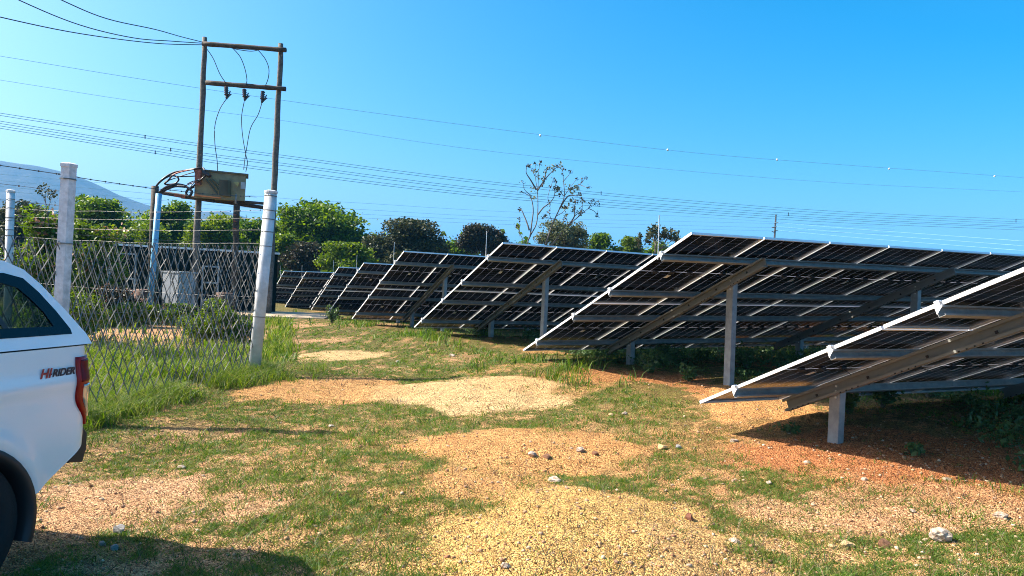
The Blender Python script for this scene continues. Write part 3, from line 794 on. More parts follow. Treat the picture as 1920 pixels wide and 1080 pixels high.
diamond_fence('diamond_mesh_fence', FB, FA, 2.05, 'near diamond mesh fence panel between the angular post and the corner pipe post',
   [(FB.z + 2.74, FA.z + 2.78, .004, 'wire'), (FB.z + 2.1, FA.z + 2.08, .0022, 'fwire'), (FB.z + 1.2, FA.z + 1.2, .0022, 'fwire')])
diamond_fence('diamond_mesh_fence', FC, FA, 2.05, 'farther diamond mesh fence panel running from the slim post to the corner pipe post',
   [(FC.z + 2.60, FA.z + 2.59, .0024, 'fwire'), (FC.z + 2.46, FA.z + 2.46, .0024, 'fwire'), (FC.z + 2.27, FA.z + 2.28, .0024, 'fwire'), (FC.z + 2.07, FA.z + 2.07, .0022, 'fwire'), (FC.z + 1.23, FA.z + 1.23, .0024, 'fwire')])
diamond_fence('diamond_mesh_fence', FD, FB, 2.05, 'diamond mesh fence panel running behind the pickup to the angular post',
   [(FD.z + 2.74, FB.z + 2.74, .004, 'wire'), (FD.z + 2.56, FB.z + 2.56, .0022, 'fwire'), (FD.z + 2.4, FB.z + 2.4, .0022, 'fwire'), (FD.z + 2.2, FB.z + 2.2, .0022, 'fwire')])
FE = Vector((-18.0, 15.6, zgf(-18, 15.6)))
diamond_fence('diamond_mesh_fence', FE, FC, 2.05, 'farthest diamond mesh fence panel leading away from the slim post',
   [(FE.z + 2.60, FC.z + 2.60, .0024, 'fwire'), (FE.z + 2.27, FC.z + 2.27, .0024, 'fwire')])

# ------------------------------------------------------------------ yard behind the fence
def corr_wall(a, b, h, mt, name, parent, o, pitch=.2, depth=.035):
    """corrugated sheet standing between ground points a and b"""
    d = b - a; L = d.length; u = d / L; n = Vector((-u.y, u.x, 0)); k = int(L / pitch); V = []; F = []
    prof = []
    for i in range(k):
        for t, dd in ((0, 0), (.35, 0), (.5, 1), (.85, 1)): prof.append(((i + t) * L / k, dd * depth))
    prof.append((L, 0))
    for s, dd in prof:
        p = a + u * s + n * dd - o; V += [p, p + Vector((0, 0, h))]
    for i in range(len(prof) - 1): F.append((2*i, 2*i+2, 2*i+3, 2*i+1))
    mb = MB(); mb.add(V, F); return mb.build(name, mt, parent)
s0 = at(205, 590, 25.2); s1 = at(516, 588, 27.0); s0.z = s1.z = -.02
sh = empty('green_shed', s0); tag(sh, 'long low dark green shed with white roof edge behind the fence', 'shed')
u = (s1 - s0).normalized(); n = Vector((-u.y, u.x, 0)); dpt = n * 2.4; HH = 2.26
for (a, b2) in ((s0, s1), (s1, s1 + dpt), (s1 + dpt, s0 + dpt), (s0 + dpt, s0)): corr_wall(a, b2, HH, M['green_shed'], 'wall', sh, s0, .25, .04)
ex = .06
rp = [s0 - u*ex - n*ex - s0, s1 + u*ex - n*ex - s0, s1 + u*ex + n*(2.4+ex) - s0, s0 - u*ex + n*(2.4+ex) - s0]
MB().prism([p + Vector((0,0,HH + .005)) for p in rp], (0,0,.06)).build('roof', M['green_shed'], sh)
tp = MB(); a = rp[0] - n*.02; b2 = rp[1] - n*.02; tp.prism([a + Vector((0,0,HH+.0)), b2 + Vector((0,0,HH+.0)), b2 + Vector((0,0,HH+.07)), a + Vector((0,0,HH+.07))], -n * .02); tp.build('roof_edge', M['white_trim'], sh)
for t in (.03, .5, .97):
    c = s0.lerp(s1, t) - s0 - n * .06; MB().box((c.x-.05, c.y-.02, 0), (c.x+.05, c.y+.02, HH)).build('corner_post', M['green_shed'], sh)
dr = s0.lerp(s1, .62) - s0 - n*.05
MB().prism([dr + Vector((0,0,.1)), dr + u*.9 + Vector((0,0,.1)), dr + u*.9 + Vector((0,0,2.1)), dr + Vector((0,0,2.1))], -n*.03).build('door', M['green_shed'], sh)
# leaning corrugated sheets
for (x, w_, lab) in ((222, .75, 'faded green corrugated sheet leaning at the shed end, next to the scrap'), (250, .7, 'faded green corrugated sheet propped between scrap and the blue pipe')):
    a = at(x, 590, 25.4); a.z = 0; o = empty('corrugated_sheet', a, (math.radians(-9), 0, .05)); tag(o, lab, 'metal sheet', 'corrugated sheets by the shed')
    corr_wall(Vector((0,0,0)), Vector((w_,0,0)), 1.9, M['green_sheet'], 'sheet', o, Vector((0,0,0)), .11, .03)
# cabinet
k0 = at(302, 588, 23.5); k0.z = 0
ks = empty('equipment_cabinet', k0, (0, 0, -.35)); tag(ks, 'pale grey equipment cabinet standing in front of the green shed', 'cabinet')
MB().box((0,0,.35), (.68,.7,1.42)).build('body', M['kiosk'], ks, bevel=.01)
MB().box((-.03,-.03,1.42), (.71,.73,1.47)).build('lid', M['kiosk'], ks)
MB().box((.05,.05,0), (.63,.65,.35)).build('plinth', M['slab'], ks)
MB().box((.03,-.02,.4), (.325,0,1.36)).build('door', M['kiosk'], ks); MB().box((.355,-.02,.4), (.65,0,1.36)).build('door', M['kiosk'], ks)
# white frame racks and scrap behind the fence
for (x, y, w_, h_, lab, mt) in ((200,520,.8,1.1,'pale scrap frame at the shed corner','kiosk'), (375,500,.5,.8,'small pale meter box by the wooden pole','kiosk')):
    a = at(x, 588, 25.0); a.z = 0; r_ = empty('metal_rack', a, (0,0,.2)); tag(r_, lab, 'rack')
    for i in (0, 1): MB().box((i*w_, 0, 0), (i*w_ + .05, .05, h_ + .9)).build('upright', M[mt], r_)
    for hh in (.5, 1.1, h_ + .85): MB().box((.05, 0, hh), (w_, .05, hh + .05)).build('shelf', M[mt], r_)
sc = []
for i, (x, lab) in enumerate(((238,'rusty steel drum lying among weeds behind the fence'), (268,'rusty steel drum standing beside the blue pipe'), (420,'rusty steel drum behind the bush in the yard'))):
    a = at(x, 590, 23.0 + i * .4); a.z = .3; o = empty('scrap_drum', a); tag(o, lab, 'drum', 'rusty drums in the yard')
    d = (Vector((.8,.1,0)) if i == 0 else Vector((0,0,.85))); st = Vector((0,0,0)) if i == 0 else Vector((0,0,-.3))
    MB().tube([st, st + d*.03, st + d*.5, st + d*.97, st + d], [.26,.29,.28,.29,.26], 14).build('barrel', M['junk'], o, smooth=True)
    MB().tube([st + d*.32, st + d*.35], .30, 14).build('hoop', M['junk'], o)
a = at(308, 598, 20.5); a.z = zgf(a.x, a.y); o = empty('marker_post', a); tag(o, 'short orange and white marker post among weeds by the blue pipe', 'marker post')
MB().tube([(0,0,-.05),(0,0,.32)], .05, 8).build('lower_band', M['orange'], o); MB().tube([(0,0,.32),(0,0,.42)], .052, 8).build('white_band', M['white_trim'], o); MB().tube([(0,0,.42),(0,0,.58)], .05, 8).build('upper_band', M['orange'], o)
# concrete slab in the aisle
c = [at(x, y, 25) for x, y in ((470, 600), (606, 600))]
p0 = ground_at(500, 598); p1 = ground_at(608, 598); z_ = max(p0.z, p1.z) + .025
sl = MB().prism([(p0.x - 1.5, p0.y, z_), (p1.x, p1.y, z_), (p1.x - .3, p1.y + 3.2, z_), (p0.x - 1.8, p0.y + 3.2, z_)], (0,0,-.16))
tag(sl.build('concrete_slab', M['slab'], bevel=.01), 'flat pale concrete slab on the ground beside the shed', 'slab')

# ------------------------------------------------------------------ pickup
TH = math.atan2(.98, .2)
tk = empty('pickup_truck', (-3.50, 4.80, -.20), (0, 0, TH)); tag(tk, 'white pickup with canopy, only its rear quarter showing beside the fence', 'pickup truck')
Wd2 = .93; RC = .13; AL = RC * PI / 2
def sp_(s, z, side=-1, off=0.0):
    """point on the body side: s = distance forward along the skin from the tail"""
    bul = .035 * (1 - ((z - .95) / .55) ** 2) + .012 * math.exp(-((z - 1.12) / .05) ** 2) - .03
    for ax_ in (-.885, -4.10):
        rr_ = math.hypot(-RC - (s - AL) - ax_, z - .40); bul += .016 * math.exp(-((rr_ - .50) / .055) ** 2)
    hw = Wd2 + bul + off
    if s < AL:
        a = s / RC; x = -RC + (RC + off) * math.cos(a); y = hw - RC - off + (RC + off) * math.sin(a)
        x = -RC + (RC + off) * math.cos(a)
    else: x = -RC - (s - AL); y = hw
    if x < -4.3: y -= (-4.3 - x) ** 2 * .28
    return Vector((x, side * y, z))
ARCH = (-.885 , -4.10); AR = .440
def bottom(x):
    z = .50 if x < -.40 else .50 + (x + .40) / .40 * .25
    z = min(z, .75)
    for ax in ARCH:
        d = abs(x - ax)
        if d < AR: z = max(z, .40 + math.sqrt(AR * AR - d * d))
    if x < ARCH[1]: z = max(z, .42)
    return z
def topz(x): 
    return 1.33 if x > -1.72 else (1.22 if x > -3.65 else 1.22 - (-3.65 - x) * .10)
for side in (-1, 1):
    ss = sorted(set([AL * i / 8 for i in range(9)] + list(np.arange(AL, 5.15, .02)) + [AR * 0 + (-ax - RC + AL) + AR * math.cos(PI * k / 24) for ax in ARCH for k in range(25)]))
    ss = [q for i_, q in enumerate(ss) if i_ == 0 or q - ss[i_ - 1] > .004]
    mb = MB(); V = []; nr = 44
    for s in ss:
        x = sp_(s, 1.0).x; zb_ = bottom(x); zt = topz(x)
        for j in range(nr):
            z = max(zb_, zt - (zt - .42) * (j / (nr - 1))); V.append(sp_(s, z, side))
    F = [(i*nr + j, i*nr + j + 1, (i+1)*nr + j + 1, (i+1)*nr + j) for i in range(len(ss) - 1) for j in range(nr - 1)]
    mb.add(V, F); mb.build('body_side', M['paint'], tk, smooth=True)
    # wheel arch flares and liners
    for ax in ARCH:
        mb = MB(); n_ = 28; V = []
        for k in range(n_ + 1):
            a = -.35 + (PI + .7) * k / n_
            for rr, oy in ((AR - .03, -.35), (AR - .03, -.01), (AR - .02, .022), (AR + .020, .022), (AR + .028, .0)):
                p = Vector((ax + rr * math.cos(a), 0, .40 + rr * math.sin(a))); yy = abs(sp_(.5, 1.0).y) + oy; V.append(Vector((p.x, side * yy, p.z)))
        mb.add(V, [(k*5 + j, k*5 + j + 1, (k+1)*5 + j + 1, (k+1)*5 + j) for k in range(n_) for j in range(4)])
        mb.build('wheel_arch', M['plastic'], tk, smooth=True)
        # wheel
        cy = side * (.80); tb = MB(); pts = [Vector((ax, cy + dy, .40)) for dy in (-.125, -.11, -.05, .05, .11, .125)]
        b_ = len(tb.v); prof = [(-.125, .25), (-.128, .30), (-.115, .372), (-.08, .392), (.08, .392), (.115, .372), (.128, .30), (.125, .25)]; nn = 36; V = []
        for i in range(nn):
            a = 2 * PI * i / nn
            for dy, r in prof: V.append((ax + r * math.cos(a), cy + dy, .40 + r * math.sin(a)))
        np_ = len(prof); tb.add(V, [(i*np_ + j, i*np_ + (j+1) % np_, ((i+1) % nn)*np_ + (j+1) % np_, ((i+1) % nn)*np_ + j) for i in range(nn) for j in range(np_)])
        wroot = tb.build('wheel', M['tyre'], tk, smooth=True)
        rb_ = MB()
        for k in range(6):
            a = 2 * PI * k / 6; R_ = Matrix.Translation((ax, cy + side * .10, .40)) @ Matrix.Rotation(a, 4, 'Y'); rb_.box((0, -.02, -.035), (.25, .02, .035), R_)
        rb_.tube([(ax, cy + side*.09, .40), (ax, cy + side*.135, .40)], .06, 12); rb_.build('rim', M['rim'], wroot)
        lm = MB().tube([(ax, side * .45, .40), (ax, side * .62, .40)], .5, 20); lm.build('wheel_well', M['black'], tk)
    # mud flap
    MB().box((-.462, side*.66 - .13, .17), (-.45, side*.66 + .24, .56) if side > 0 else (-.45, side*.66 + .13, .56)).build('mud_flap', M['black'], tk)
# tailgate, bed floor, ends
mb = MB(); mb.prism([(0.0, -.79, .72), (0.0, .79, .72), (0.0, .79, 1.33), (0.0, -.79, 1.33)], (-.05, 0, 0)); mb.build('tailgate', M['paint'], tk, bevel=.01)
MB().box((.0, -.12, 1.16), (.02, .12, 1.22)).build('tailgate_handle', M['plastic'], tk)
MB().box((-5.0, -.60, .46), (-.22, .60, .60)).build('chassis', M['black'], tk)
MB().box((-1.72, -.86, .80), (-.06, .86, .84)).build('bed_floor', M['black'], tk)
# bumper: corner piece wraps round
mb = MB()
prof = [(.005, .60), (.09, .58), (.12, .66), (.12, .76), (.09, .80), (.0, .80), (-.03, .60)]
pl = []
for t in range(13):
    yy = -.86 + 1.72 * t / 12; curve = .05 * (abs(yy) / .86) ** 6
    pl.append([(px_ - curve * 1.6 - .0, yy * (1 - .0), pz_) for px_, pz_ in prof])
V = [p for r_ in pl for p in r_]; k_ = len(prof)
mb.add(V, [(i*k_ + j, i*k_ + (j+1) % k_, (i+1)*k_ + (j+1) % k_, (i+1)*k_ + j) for i in range(12) for j in range(k_)] + [tuple(range(k_)), tuple(12*k_ + j for j in range(k_))])
mb.build('rear_bumper', M['plastic'], tk, smooth=False, bevel=.008)
MB().box((-.26, -.76, .50), (-.14, -.62, .62)).box((-.62, -.70, .56), (-.08, -.64, .62)).build('tow_bracket', M['black'], tk)
# tail lights: a patch standing just proud of the skin
def skin_patch(name, mt, s0f, s1f, z0, z1, off, parent=tk, side=-1, n=16):
    V = []; mb = MB()
    for j in range(n + 1):
        z = z0 + (z1 - z0) * j / n; a, b_ = s0f(z), s1f(z)
        for i in range(7): V.append(sp_(a + (b_ - a) * i / 6, z, side, off))
    mb.add(V, [(j*7 + i, j*7 + i + 1, (j+1)*7 + i + 1, (j+1)*7 + i) for j in range(n) for i in range(6)])
    # skirt back to the skin
    rim_ = [j*7 for j in range(n + 1)] + [n*7 + i for i in range(1, 7)] + [j*7 + 6 for j in range(n - 1, -1, -1)] + [i for i in range(5, 0, -1)]
    base = len(mb.v); 
    for r_ in rim_:
        p = Vector(mb.v[r_]); q_ = Vector((min(p.x, -.0) - .0, p.y * (1 - .02), p.z)); mb.v.append(tuple(p + (Vector((-RC, side * (Wd2 - RC), p.z)) - p).normalized() * .03))
    L_ = len(rim_)
    for i in range(L_): mb.f.append((rim_[i], rim_[(i+1) % L_], base + (i+1) % L_, base + i))
    return mb.build(name, mt, parent, smooth=True)
for side in (-1, 1):
    zz0, zz1 = .84, 1.265
    left = lambda z: .235 - .10 * sstep(.45, 0, (z - zz0) / (zz1 - zz0)) ** 1.2
    tl = skin_patch('tail_light', M['lamp_red'], lambda z: .03, lambda z: float(left(z)), zz0, zz1, .014, side=side)
    skin_patch('stop_lens', M['lamp_dark'], lambda z: .035, lambda z: float(left(z)) - .03, 1.115, 1.245, .018, parent=tl, side=side)
    skin_patch('reversing_lens', M['lamp_clear'], lambda z: .02, lambda z: float(left(z)) - .05, .885, 1.095, .021, parent=tl, side=side)
# lettering on the side
def lettering(txt, s_start, z, size, mt, name):
    cu = bpy.data.curves.new(name, 'FONT'); cu.body = txt; cu.size = size; cu.extrude = .0015; cu.shear = .25; cu.offset = .0016; cu.space_character = 1.02
    o = link(bpy.data.objects.new(name, cu), tk); cu.materials.append(mt)
    p = sp_(s_start, z, -1, .003); o.location = p
    # text x axis must run rearwards (+x local), up = z, facing -y
    o.rotation_euler = (PI / 2, 0, 0)
    bpy.context.view_layer.update(); dg = bpy.context.evaluated_depsgraph_get()
    me = bpy.data.meshes.new_from_object(o.evaluated_get(dg)); n_ = link(bpy.data.objects.new(name, me), tk)
    n_.location = o.location; n_.rotation_euler = o.rotation_euler; bpy.data.objects.remove(o); return n_
lettering('HI', .500, 1.165, .078, M['decal_red'], 'badge_lettering')
lettering('-', .436, 1.170, .06, M['decal_dark'], 'badge_lettering')
lettering('RIDER', .412, 1.168, .060, M['decal_dark'], 'badge_lettering')
# canopy: side walls with real window openings
RZ = 1.845
def cy(z): return .905 - (z - 1.335) * .30
def canopy():
    outer = [(-.005, 1.337), (-.035, 1.40), (-.17, 1.56), (-.30, 1.70), (-.40, 1.785), (-.52, 1.83), (-.80, RZ), (-1.72, RZ), (-1.70, 1.6), (-1.68, 1.337), (-.9, 1.337), (-.45, 1.337)]
    inner = [(-.150, 1.405), (-.155, 1.435), (-.235, 1.545), (-.33, 1.655), (-.42, 1.735), (-.54, 1.762), (-.80, 1.768), (-1.55, 1.768), (-1.56, 1.6), (-1.56, 1.412), (-.9, 1.408), (-.45, 1.405)]
    n_ = len(outer)
    for side in (-1, 1):
        mb = MB(); V = [(x, side * cy(z), z) for x, z in outer] + [(x, side * (cy(z)), z) for x, z in inner] + [(x, side * (cy(z) - .025), z) for x, z in inner]
        mb.add(V, [(i, (i+1) % n_, n_ + (i+1) % n_, n_ + i) for i in range(n_)] + [(n_ + i, n_ + (i+1) % n_, 2*n_ + (i+1) % n_, 2*n_ + i) for i in range(n_)])
        mb.build('canopy_side', M['paint'], tk)
        # black surround with the pane inside it
        g_in = [(-.275, 1.455), (-.285, 1.475), (-.325, 1.54), (-.40, 1.62), (-.47, 1.68), (-.56, 1.705), (-.80, 1.712), (-1.48, 1.712), (-1.49, 1.6), (-1.49, 1.47), (-.9, 1.465), (-.45, 1.458)]
        mb = MB(); V = [(x, side * (cy(z) + .004), z) for x, z in inner] + [(x, side * (cy(z) + .004), z) for x, z in g_in]
        mb.add(V, [(i, (i+1) % n_, n_ + (i+1) % n_, n_ + i) for i in range(n_)])
        wf = mb.build('window', M['gloss'], tk)
        so = wf.modifiers.new('thick', 'SOLIDIFY'); so.thickness = .012
        mb = MB(); mb.add([(x, side * (cy(z) - .002), z) for x, z in g_in], [tuple(range(n_))]); mb.build('pane', M['glass'], wf)
        mb = MB(); mb.prism([(-.62, side*(cy(1.46)+.003), 1.46), (-.585, side*(cy(1.46)+.003), 1.46), (-.72, side*(cy(1.71)+.003), 1.71), (-.755, side*(cy(1.71)+.003), 1.71)], (0, side*.006, 0)); mb.build('window_divider', M['plastic'], wf)
        mb = MB(); 
    # roof + rear hatch as strips across
    mb = MB(); V = []; prof = outer[1:8]; m_ = 13
    for x, z in prof:
        for t in range(m_):
            f_ = -1 + 2 * t / (m_ - 1); V.append((x, f_ * cy(z), z + .035 * (1 - f_ * f_) * min(1, (z - 1.337) / .3)))
    np_ = len(prof)
    roof_rows = [i for i in range(np_ - 1) if prof[i][1] > 1.69]; hatch = [i for i in range(np_ - 1) if prof[i][1] <= 1.69]
    mb.add(V, [(i*m_ + t, i*m_ + t + 1, (i+1)*m_ + t + 1, (i+1)*m_ + t) for i in roof_rows for t in range(m_ - 1)]); mb.build('canopy_roof', M['paint'], tk, smooth=True)
    mb = MB(); mb.add(V, [(i*m_ + t, i*m_ + t + 1, (i+1)*m_ + t + 1, (i+1)*m_ + t) for i in hatch for t in (0, m_ - 2)]); mb.build('hatch_frame', M['paint'], tk, smooth=True)
    mb = MB(); mb.add(V, [(i*m_ + t, i*m_ + t + 1, (i+1)*m_ + t + 1, (i+1)*m_ + t) for i in hatch for t in range(1, m_ - 2)]); mb.build('hatch_glass', M['glass'], tk, smooth=True)
    MB().box((-1.70, -.87, 1.324), (-.01, -.80, 1.3365)).box((-1.70, .80, 1.324), (-.01, .87, 1.3365)).box((-.06, -.80, 1.324), (-.01, .80, 1.3365)).build('seal_strip', M['black'], tk)
    mb = MB(); mb.prism([(-1.70, -.86, 1.34), (-1.70, .86, 1.34), (-1.71, .74, 1.84), (-1.71, -.74, 1.84)], (-.02, 0, 0)); mb.build('canopy_front', M['glass'], tk)
canopy()
# cab
def cab():
    zr = 1.80; pts = [(-1.80, 1.22), (-1.90, 1.74), (-2.2, zr), (-3.0, zr), (-3.25, 1.74), (-3.95, 1.17)]
    def yy(z): return .90 - (z - 1.22) * .32
    mb = MB(); V = []; m_ = 9
    for x, z in pts[1:5]:
        for t in range(m_):
            f_ = -1 + 2 * t / (m_ - 1); V.append((x, f_ * yy(z), z + .03 * (1 - f_ * f_)))
    mb.add(V, [(i*m_ + t, i*m_ + t + 1, (i+1)*m_ + t + 1, (i+1)*m_ + t) for i in range(3) for t in range(m_ - 1)]); mb.build('cab_roof', M['paint'], tk, smooth=True)
    for side in (-1, 1):
        for (x0, x1, x2, x3) in ((-1.92, -2.0, -2.72, -2.72), (-2.86, -2.86, -3.22, -3.70)):
            mb = MB(); P4 = [(x0, side*yy(1.24), 1.24), (x1, side*yy(1.72), 1.72), (x2, side*yy(1.72), 1.72), (x3, side*yy(1.24), 1.24)]
            mb.prism(P4, (0, -side*.01, 0)); mb.build('side_window', M['glass'], tk)
        for (a, b_, c_, d_) in (((-1.78,1.20),(-1.88,1.76),(-1.99,1.76),(-1.93,1.20)), ((-2.73,1.20),(-2.73,1.76),(-2.85,1.76),(-2.85,1.20)), ((-3.72,1.18),(-3.21,1.76),(-3.30,1.76),(-3.97,1.15)), ((-1.9,1.725),(-1.9,1.775),(-3.25,1.775),(-3.22,1.725)), ((-1.8,1.19),(-1.8,1.24),(-3.72,1.24),(-3.8,1.19))):
            mb = MB(); mb.prism([(x, side*yy(max(z, 1.2)), z) for x, z in (a, b_, c_, d_)], (0, -side*.05, 0)); mb.build('window_pillar', M['paint'], tk)
        mb = MB(); mb.box((-3.58, side*.93 - .0, 1.16), (-3.42, side*1.12, 1.34)) if side > 0 else mb.box((-3.58, -1.12, 1.16), (-3.42, -.93, 1.34)); mb.build('wing_mirror', M['plastic'], tk, bevel=.02)
        MB().box((-2.30, side*.945 - .012, 1.02), (-2.12, side*.945 + .012, 1.05)).build('door_handle', M['plastic'], tk)
    mb = MB(); mb.prism([(-3.97, -.86, 1.17), (-3.97, .86, 1.17), (-3.26, .72, 1.75), (-3.26, -.72, 1.75)], (.01, 0, .01)); mb.build('windscreen', M['glass'], tk)
    mb = MB(); mb.prism([(-1.80, -.86, 1.24), (-1.80, .86, 1.24), (-1.90, .74, 1.74), (-1.90, -.74, 1.74)], (-.01, 0, 0)); mb.build('rear_window', M['glass'], tk)
    mb = MB(); V = []; xs = [-3.85, -4.2, -4.6, -4.9, -5.12, -5.2]; zs = [1.18, 1.15, 1.11, 1.05, .95, .60]
    for x, z in zip(xs, zs):
        for t in range(9):
            f_ = -1 + 2 * t / 8; w = abs(sp_(-x - RC + AL, 1.0).y) - .005; V.append((x, f_ * w, z + (.05 * (1 - f_ * f_) if z > .9 else 0)))
    mb.add(V, [(i*9 + t, i*9 + t + 1, (i+1)*9 + t + 1, (i+1)*9 + t) for i in range(5) for t in range(8)]); mb.build('bonnet', M['paint'], tk, smooth=True)
    MB().box((-5.28, -.62, .68), (-5.205, .62, .92)).build('grille', M['plastic'], tk); MB().box((-5.34, -.78, .38), (-5.15, .78, .62)).build('front_bumper', M['plastic'], tk, bevel=.03)
    for s_ in (-1, 1): MB().box((-5.26, s_*.70 - .08, .78), (-5.15, s_*.70 + .08, .94)).build('headlight', M['lamp_clear'], tk, bevel=.02)
    MB().box((-3.9, -.80, .62), (-1.80, .80, .66)).build('cab_floor', M['black'], tk)
    for s_ in (-1, 1): MB().box((-2.75, s_*.38 - .24, .66), (-2.6, s_*.38 + .24, 1.45)).box((-3.15, s_*.38 - .24, .66), (-2.75, s_*.38 + .24, .85)).build('seat', M['black'], tk, bevel=.03)
cab()

# ------------------------------------------------------------------ foliage
def rand_dirs(n):
    v = RNG.normal(size=(n, 3)); return v / np.linalg.norm(v, axis=1, keepdims=True)
def leaf_quads(C, size, flat=.0, asp=.5):
    """diamond shaped leaves at centres C"""
    n = len(C); d = rand_dirs(n); d[:, 2] *= (1 - flat); d /= np.linalg.norm(d, axis=1, keepdims=True)
    e = np.cross(d, rand_dirs(n)); e /= np.linalg.norm(e, axis=1, keepdims=True) + 1e-9
    s = size * RNG.uniform(.6, 1.4, (n, 1)); a = d * s * .5; b_ = e * s * .5 * asp
    return np.stack([C - a, C + b_, C + a, C - b_], 1)
LEAF = {
 'mid': leaf_mat('mid_green_leaves', [(.016,.048,.006),(.07,.145,.012),(.16,.25,.022),(.045,.100,.010)], .38),
 'bright': leaf_mat('bright_green_leaves', [(.030,.075,.006),(.10,.175,.012),(.17,.235,.022),(.055,.11,.010)], .34),
 'dark': leaf_mat('dark_olive_leaves', [(.014,.026,.010),(.045,.060,.018),(.080,.080,.028),(.020,.034,.012)], .18),
 'brown': leaf_mat('dark_brownish_leaves', [(.020,.022,.012),(.055,.040,.022),(.040,.050,.018),(.025,.030,.014)], .18),
 'pale': leaf_mat('pale_green_leaves', [(.13,.16,.07),(.09,.12,.045),(.19,.20,.11),(.07,.09,.035)], .25),
 'flower': leaf_mat('pinkish_blossom', [(.42,.20,.12),(.50,.30,.22),(.32,.16,.10),(.40,.25,.14)], .25),
 'grass': leaf_mat('grass_blades', [(.016,.055,.006),(.055,.140,.012),(.11,.205,.018),(.19,.22,.05),(.035,.095,.010)], .36),
 'grass_tall': leaf_mat('tall_grass_blades', [(.035,.095,.008),(.085,.18,.014),(.15,.23,.025),(.24,.24,.08),(.05,.12,.010)], .42),
 'straw': leaf_mat('dry_stalks', [(.28,.20,.10),(.14,.09,.05),(.20,.14,.07),(.08,.05,.03)], .15),
 'twig': leaf_mat('dead_twigs', [(.05,.025,.012),(.10,.05,.02),(.03,.02,.012),(.07,.06,.02)], .1),
 'weed': leaf_mat('weed_leaves', [(.05,.10,.03),(.08,.15,.04),(.11,.17,.06),(.06,.11,.03)], .3),
}
def grow_tree(label, cat, px, ytop, ybase_px, wpx, depth, leaf, n, size, seed, lobes=12, group=None, trunk=True, name='tree', extra=None, shape=(1, .8, .75), gap=.35, zb=None, flat=.35):
    """a tree whose crown spans wpx pixels round px and reaches ytop at the given distance"""
    global RNG
    RNG = np.random.default_rng(seed); rnd = random.Random(seed)
    top = at(px, ytop, depth); base = at(px, ybase_px, depth)
    gz = (zgf(top.x, top.y) if zb is None else zb); W = wpx / FPX * depth; H = top.z - gz
    root = empty(name, (top.x, top.y, gz)); tag(root, label, cat, group)
    ch = max(.5, top.z - base.z) / 2; cz = H - ch; cw = W / 2
    cents = []; rad = []
    for i in range(int(lobes * 1.35)):
        a = rnd.uniform(0, 2 * PI); rr = math.sqrt(rnd.random()) * .72; zz = rnd.uniform(-.75, .78)
        k = math.sqrt(max(.05, 1 - zz * zz))
        cents.append((cw * rr * k * math.cos(a), cw * shape[1] * rr * k * math.sin(a), cz + ch * zz)); rad.append(rnd.uniform(.17, .36))
    cents.append((0, 0, cz + ch * .5)); rad.append(.38)
    cents += [(-cw * .62, 0, cz - ch * .1), (cw * .62, 0, cz - ch * .1)]; rad += [.33, .33]
    cents = np.array(cents); rad = np.array(rad)
    pick = RNG.integers(0, len(cents), n)
    # twig clumps inside each lobe, leaves round each clump
    nc = max(12, n // 26); cl_l = RNG.integers(0, len(cents), nc); spk = RNG.random((nc, 1)) < .12; dcl = rand_dirs(nc) * (RNG.uniform(.35, 1.0, (nc, 1)) ** .5) * np.where(spk, RNG.uniform(1.1, 1.6, (nc, 1)), 1)
    scl = np.stack([np.full(nc, cw), np.full(nc, cw * shape[1]), np.full(nc, max(ch, cw * .35))], 1)
    CL = cents[cl_l] + dcl * rad[cl_l][:, None] * scl
    pi_ = RNG.integers(0, nc, int(n * 1.15)); n = len(pi_)
    C = CL[pi_] + RNG.normal(size=(n, 3)) * (cw * .045 + size * .5) * np.array([1, 1, .7])
    C = C[(C[:, 2] < H + cw * .03 * RNG.random(n)) & (C[:, 2] > .1)]
    V = leaf_quads(C, size, flat, .55)
    quads_obj('crown', V, LEAF[leaf], root)
    if extra:
        kind, cnt = extra; sel = CL[RNG.integers(0, nc, max(3, cnt // 14))]; sel = sel[sel[:, 2] > cz - ch * .3]
        if len(sel):
            C2 = sel[RNG.integers(0, len(sel), cnt)] + RNG.normal(size=(cnt, 3)) * size; quads_obj('blossom', leaf_quads(C2, size * .9, 0, .8), LEAF[kind], root)
    if trunk:
        mb = MB(); r0 = max(.05, H * .022)
        mb.tube([(0, 0, -.2), (rnd.uniform(-.1, .1), 0, H * .3), (rnd.uniform(-.2, .2), 0, cz)], [r0 * 1.2, r0, r0 * .6], 7)
        tr_ = mb.build('trunk', M['wood'], root, smooth=True)
        lb_ = MB()
        for i in range(min(9, len(cents))):
            c_ = Vector(cents[i]); s_ = Vector((0, 0, H * rnd.uniform(.25, .45))); md = s_.lerp(c_, .5) + Vector((0, 0, .1 * H * rnd.random())); lb_.tube([s_, md, c_], [r0 * .55, r0 * .35, r0 * .12], 5)
        lb_.build('limbs', M['wood'], root, smooth=True)['kind'] = 'stuff'
    return root
TG = 'trees beyond the yard'
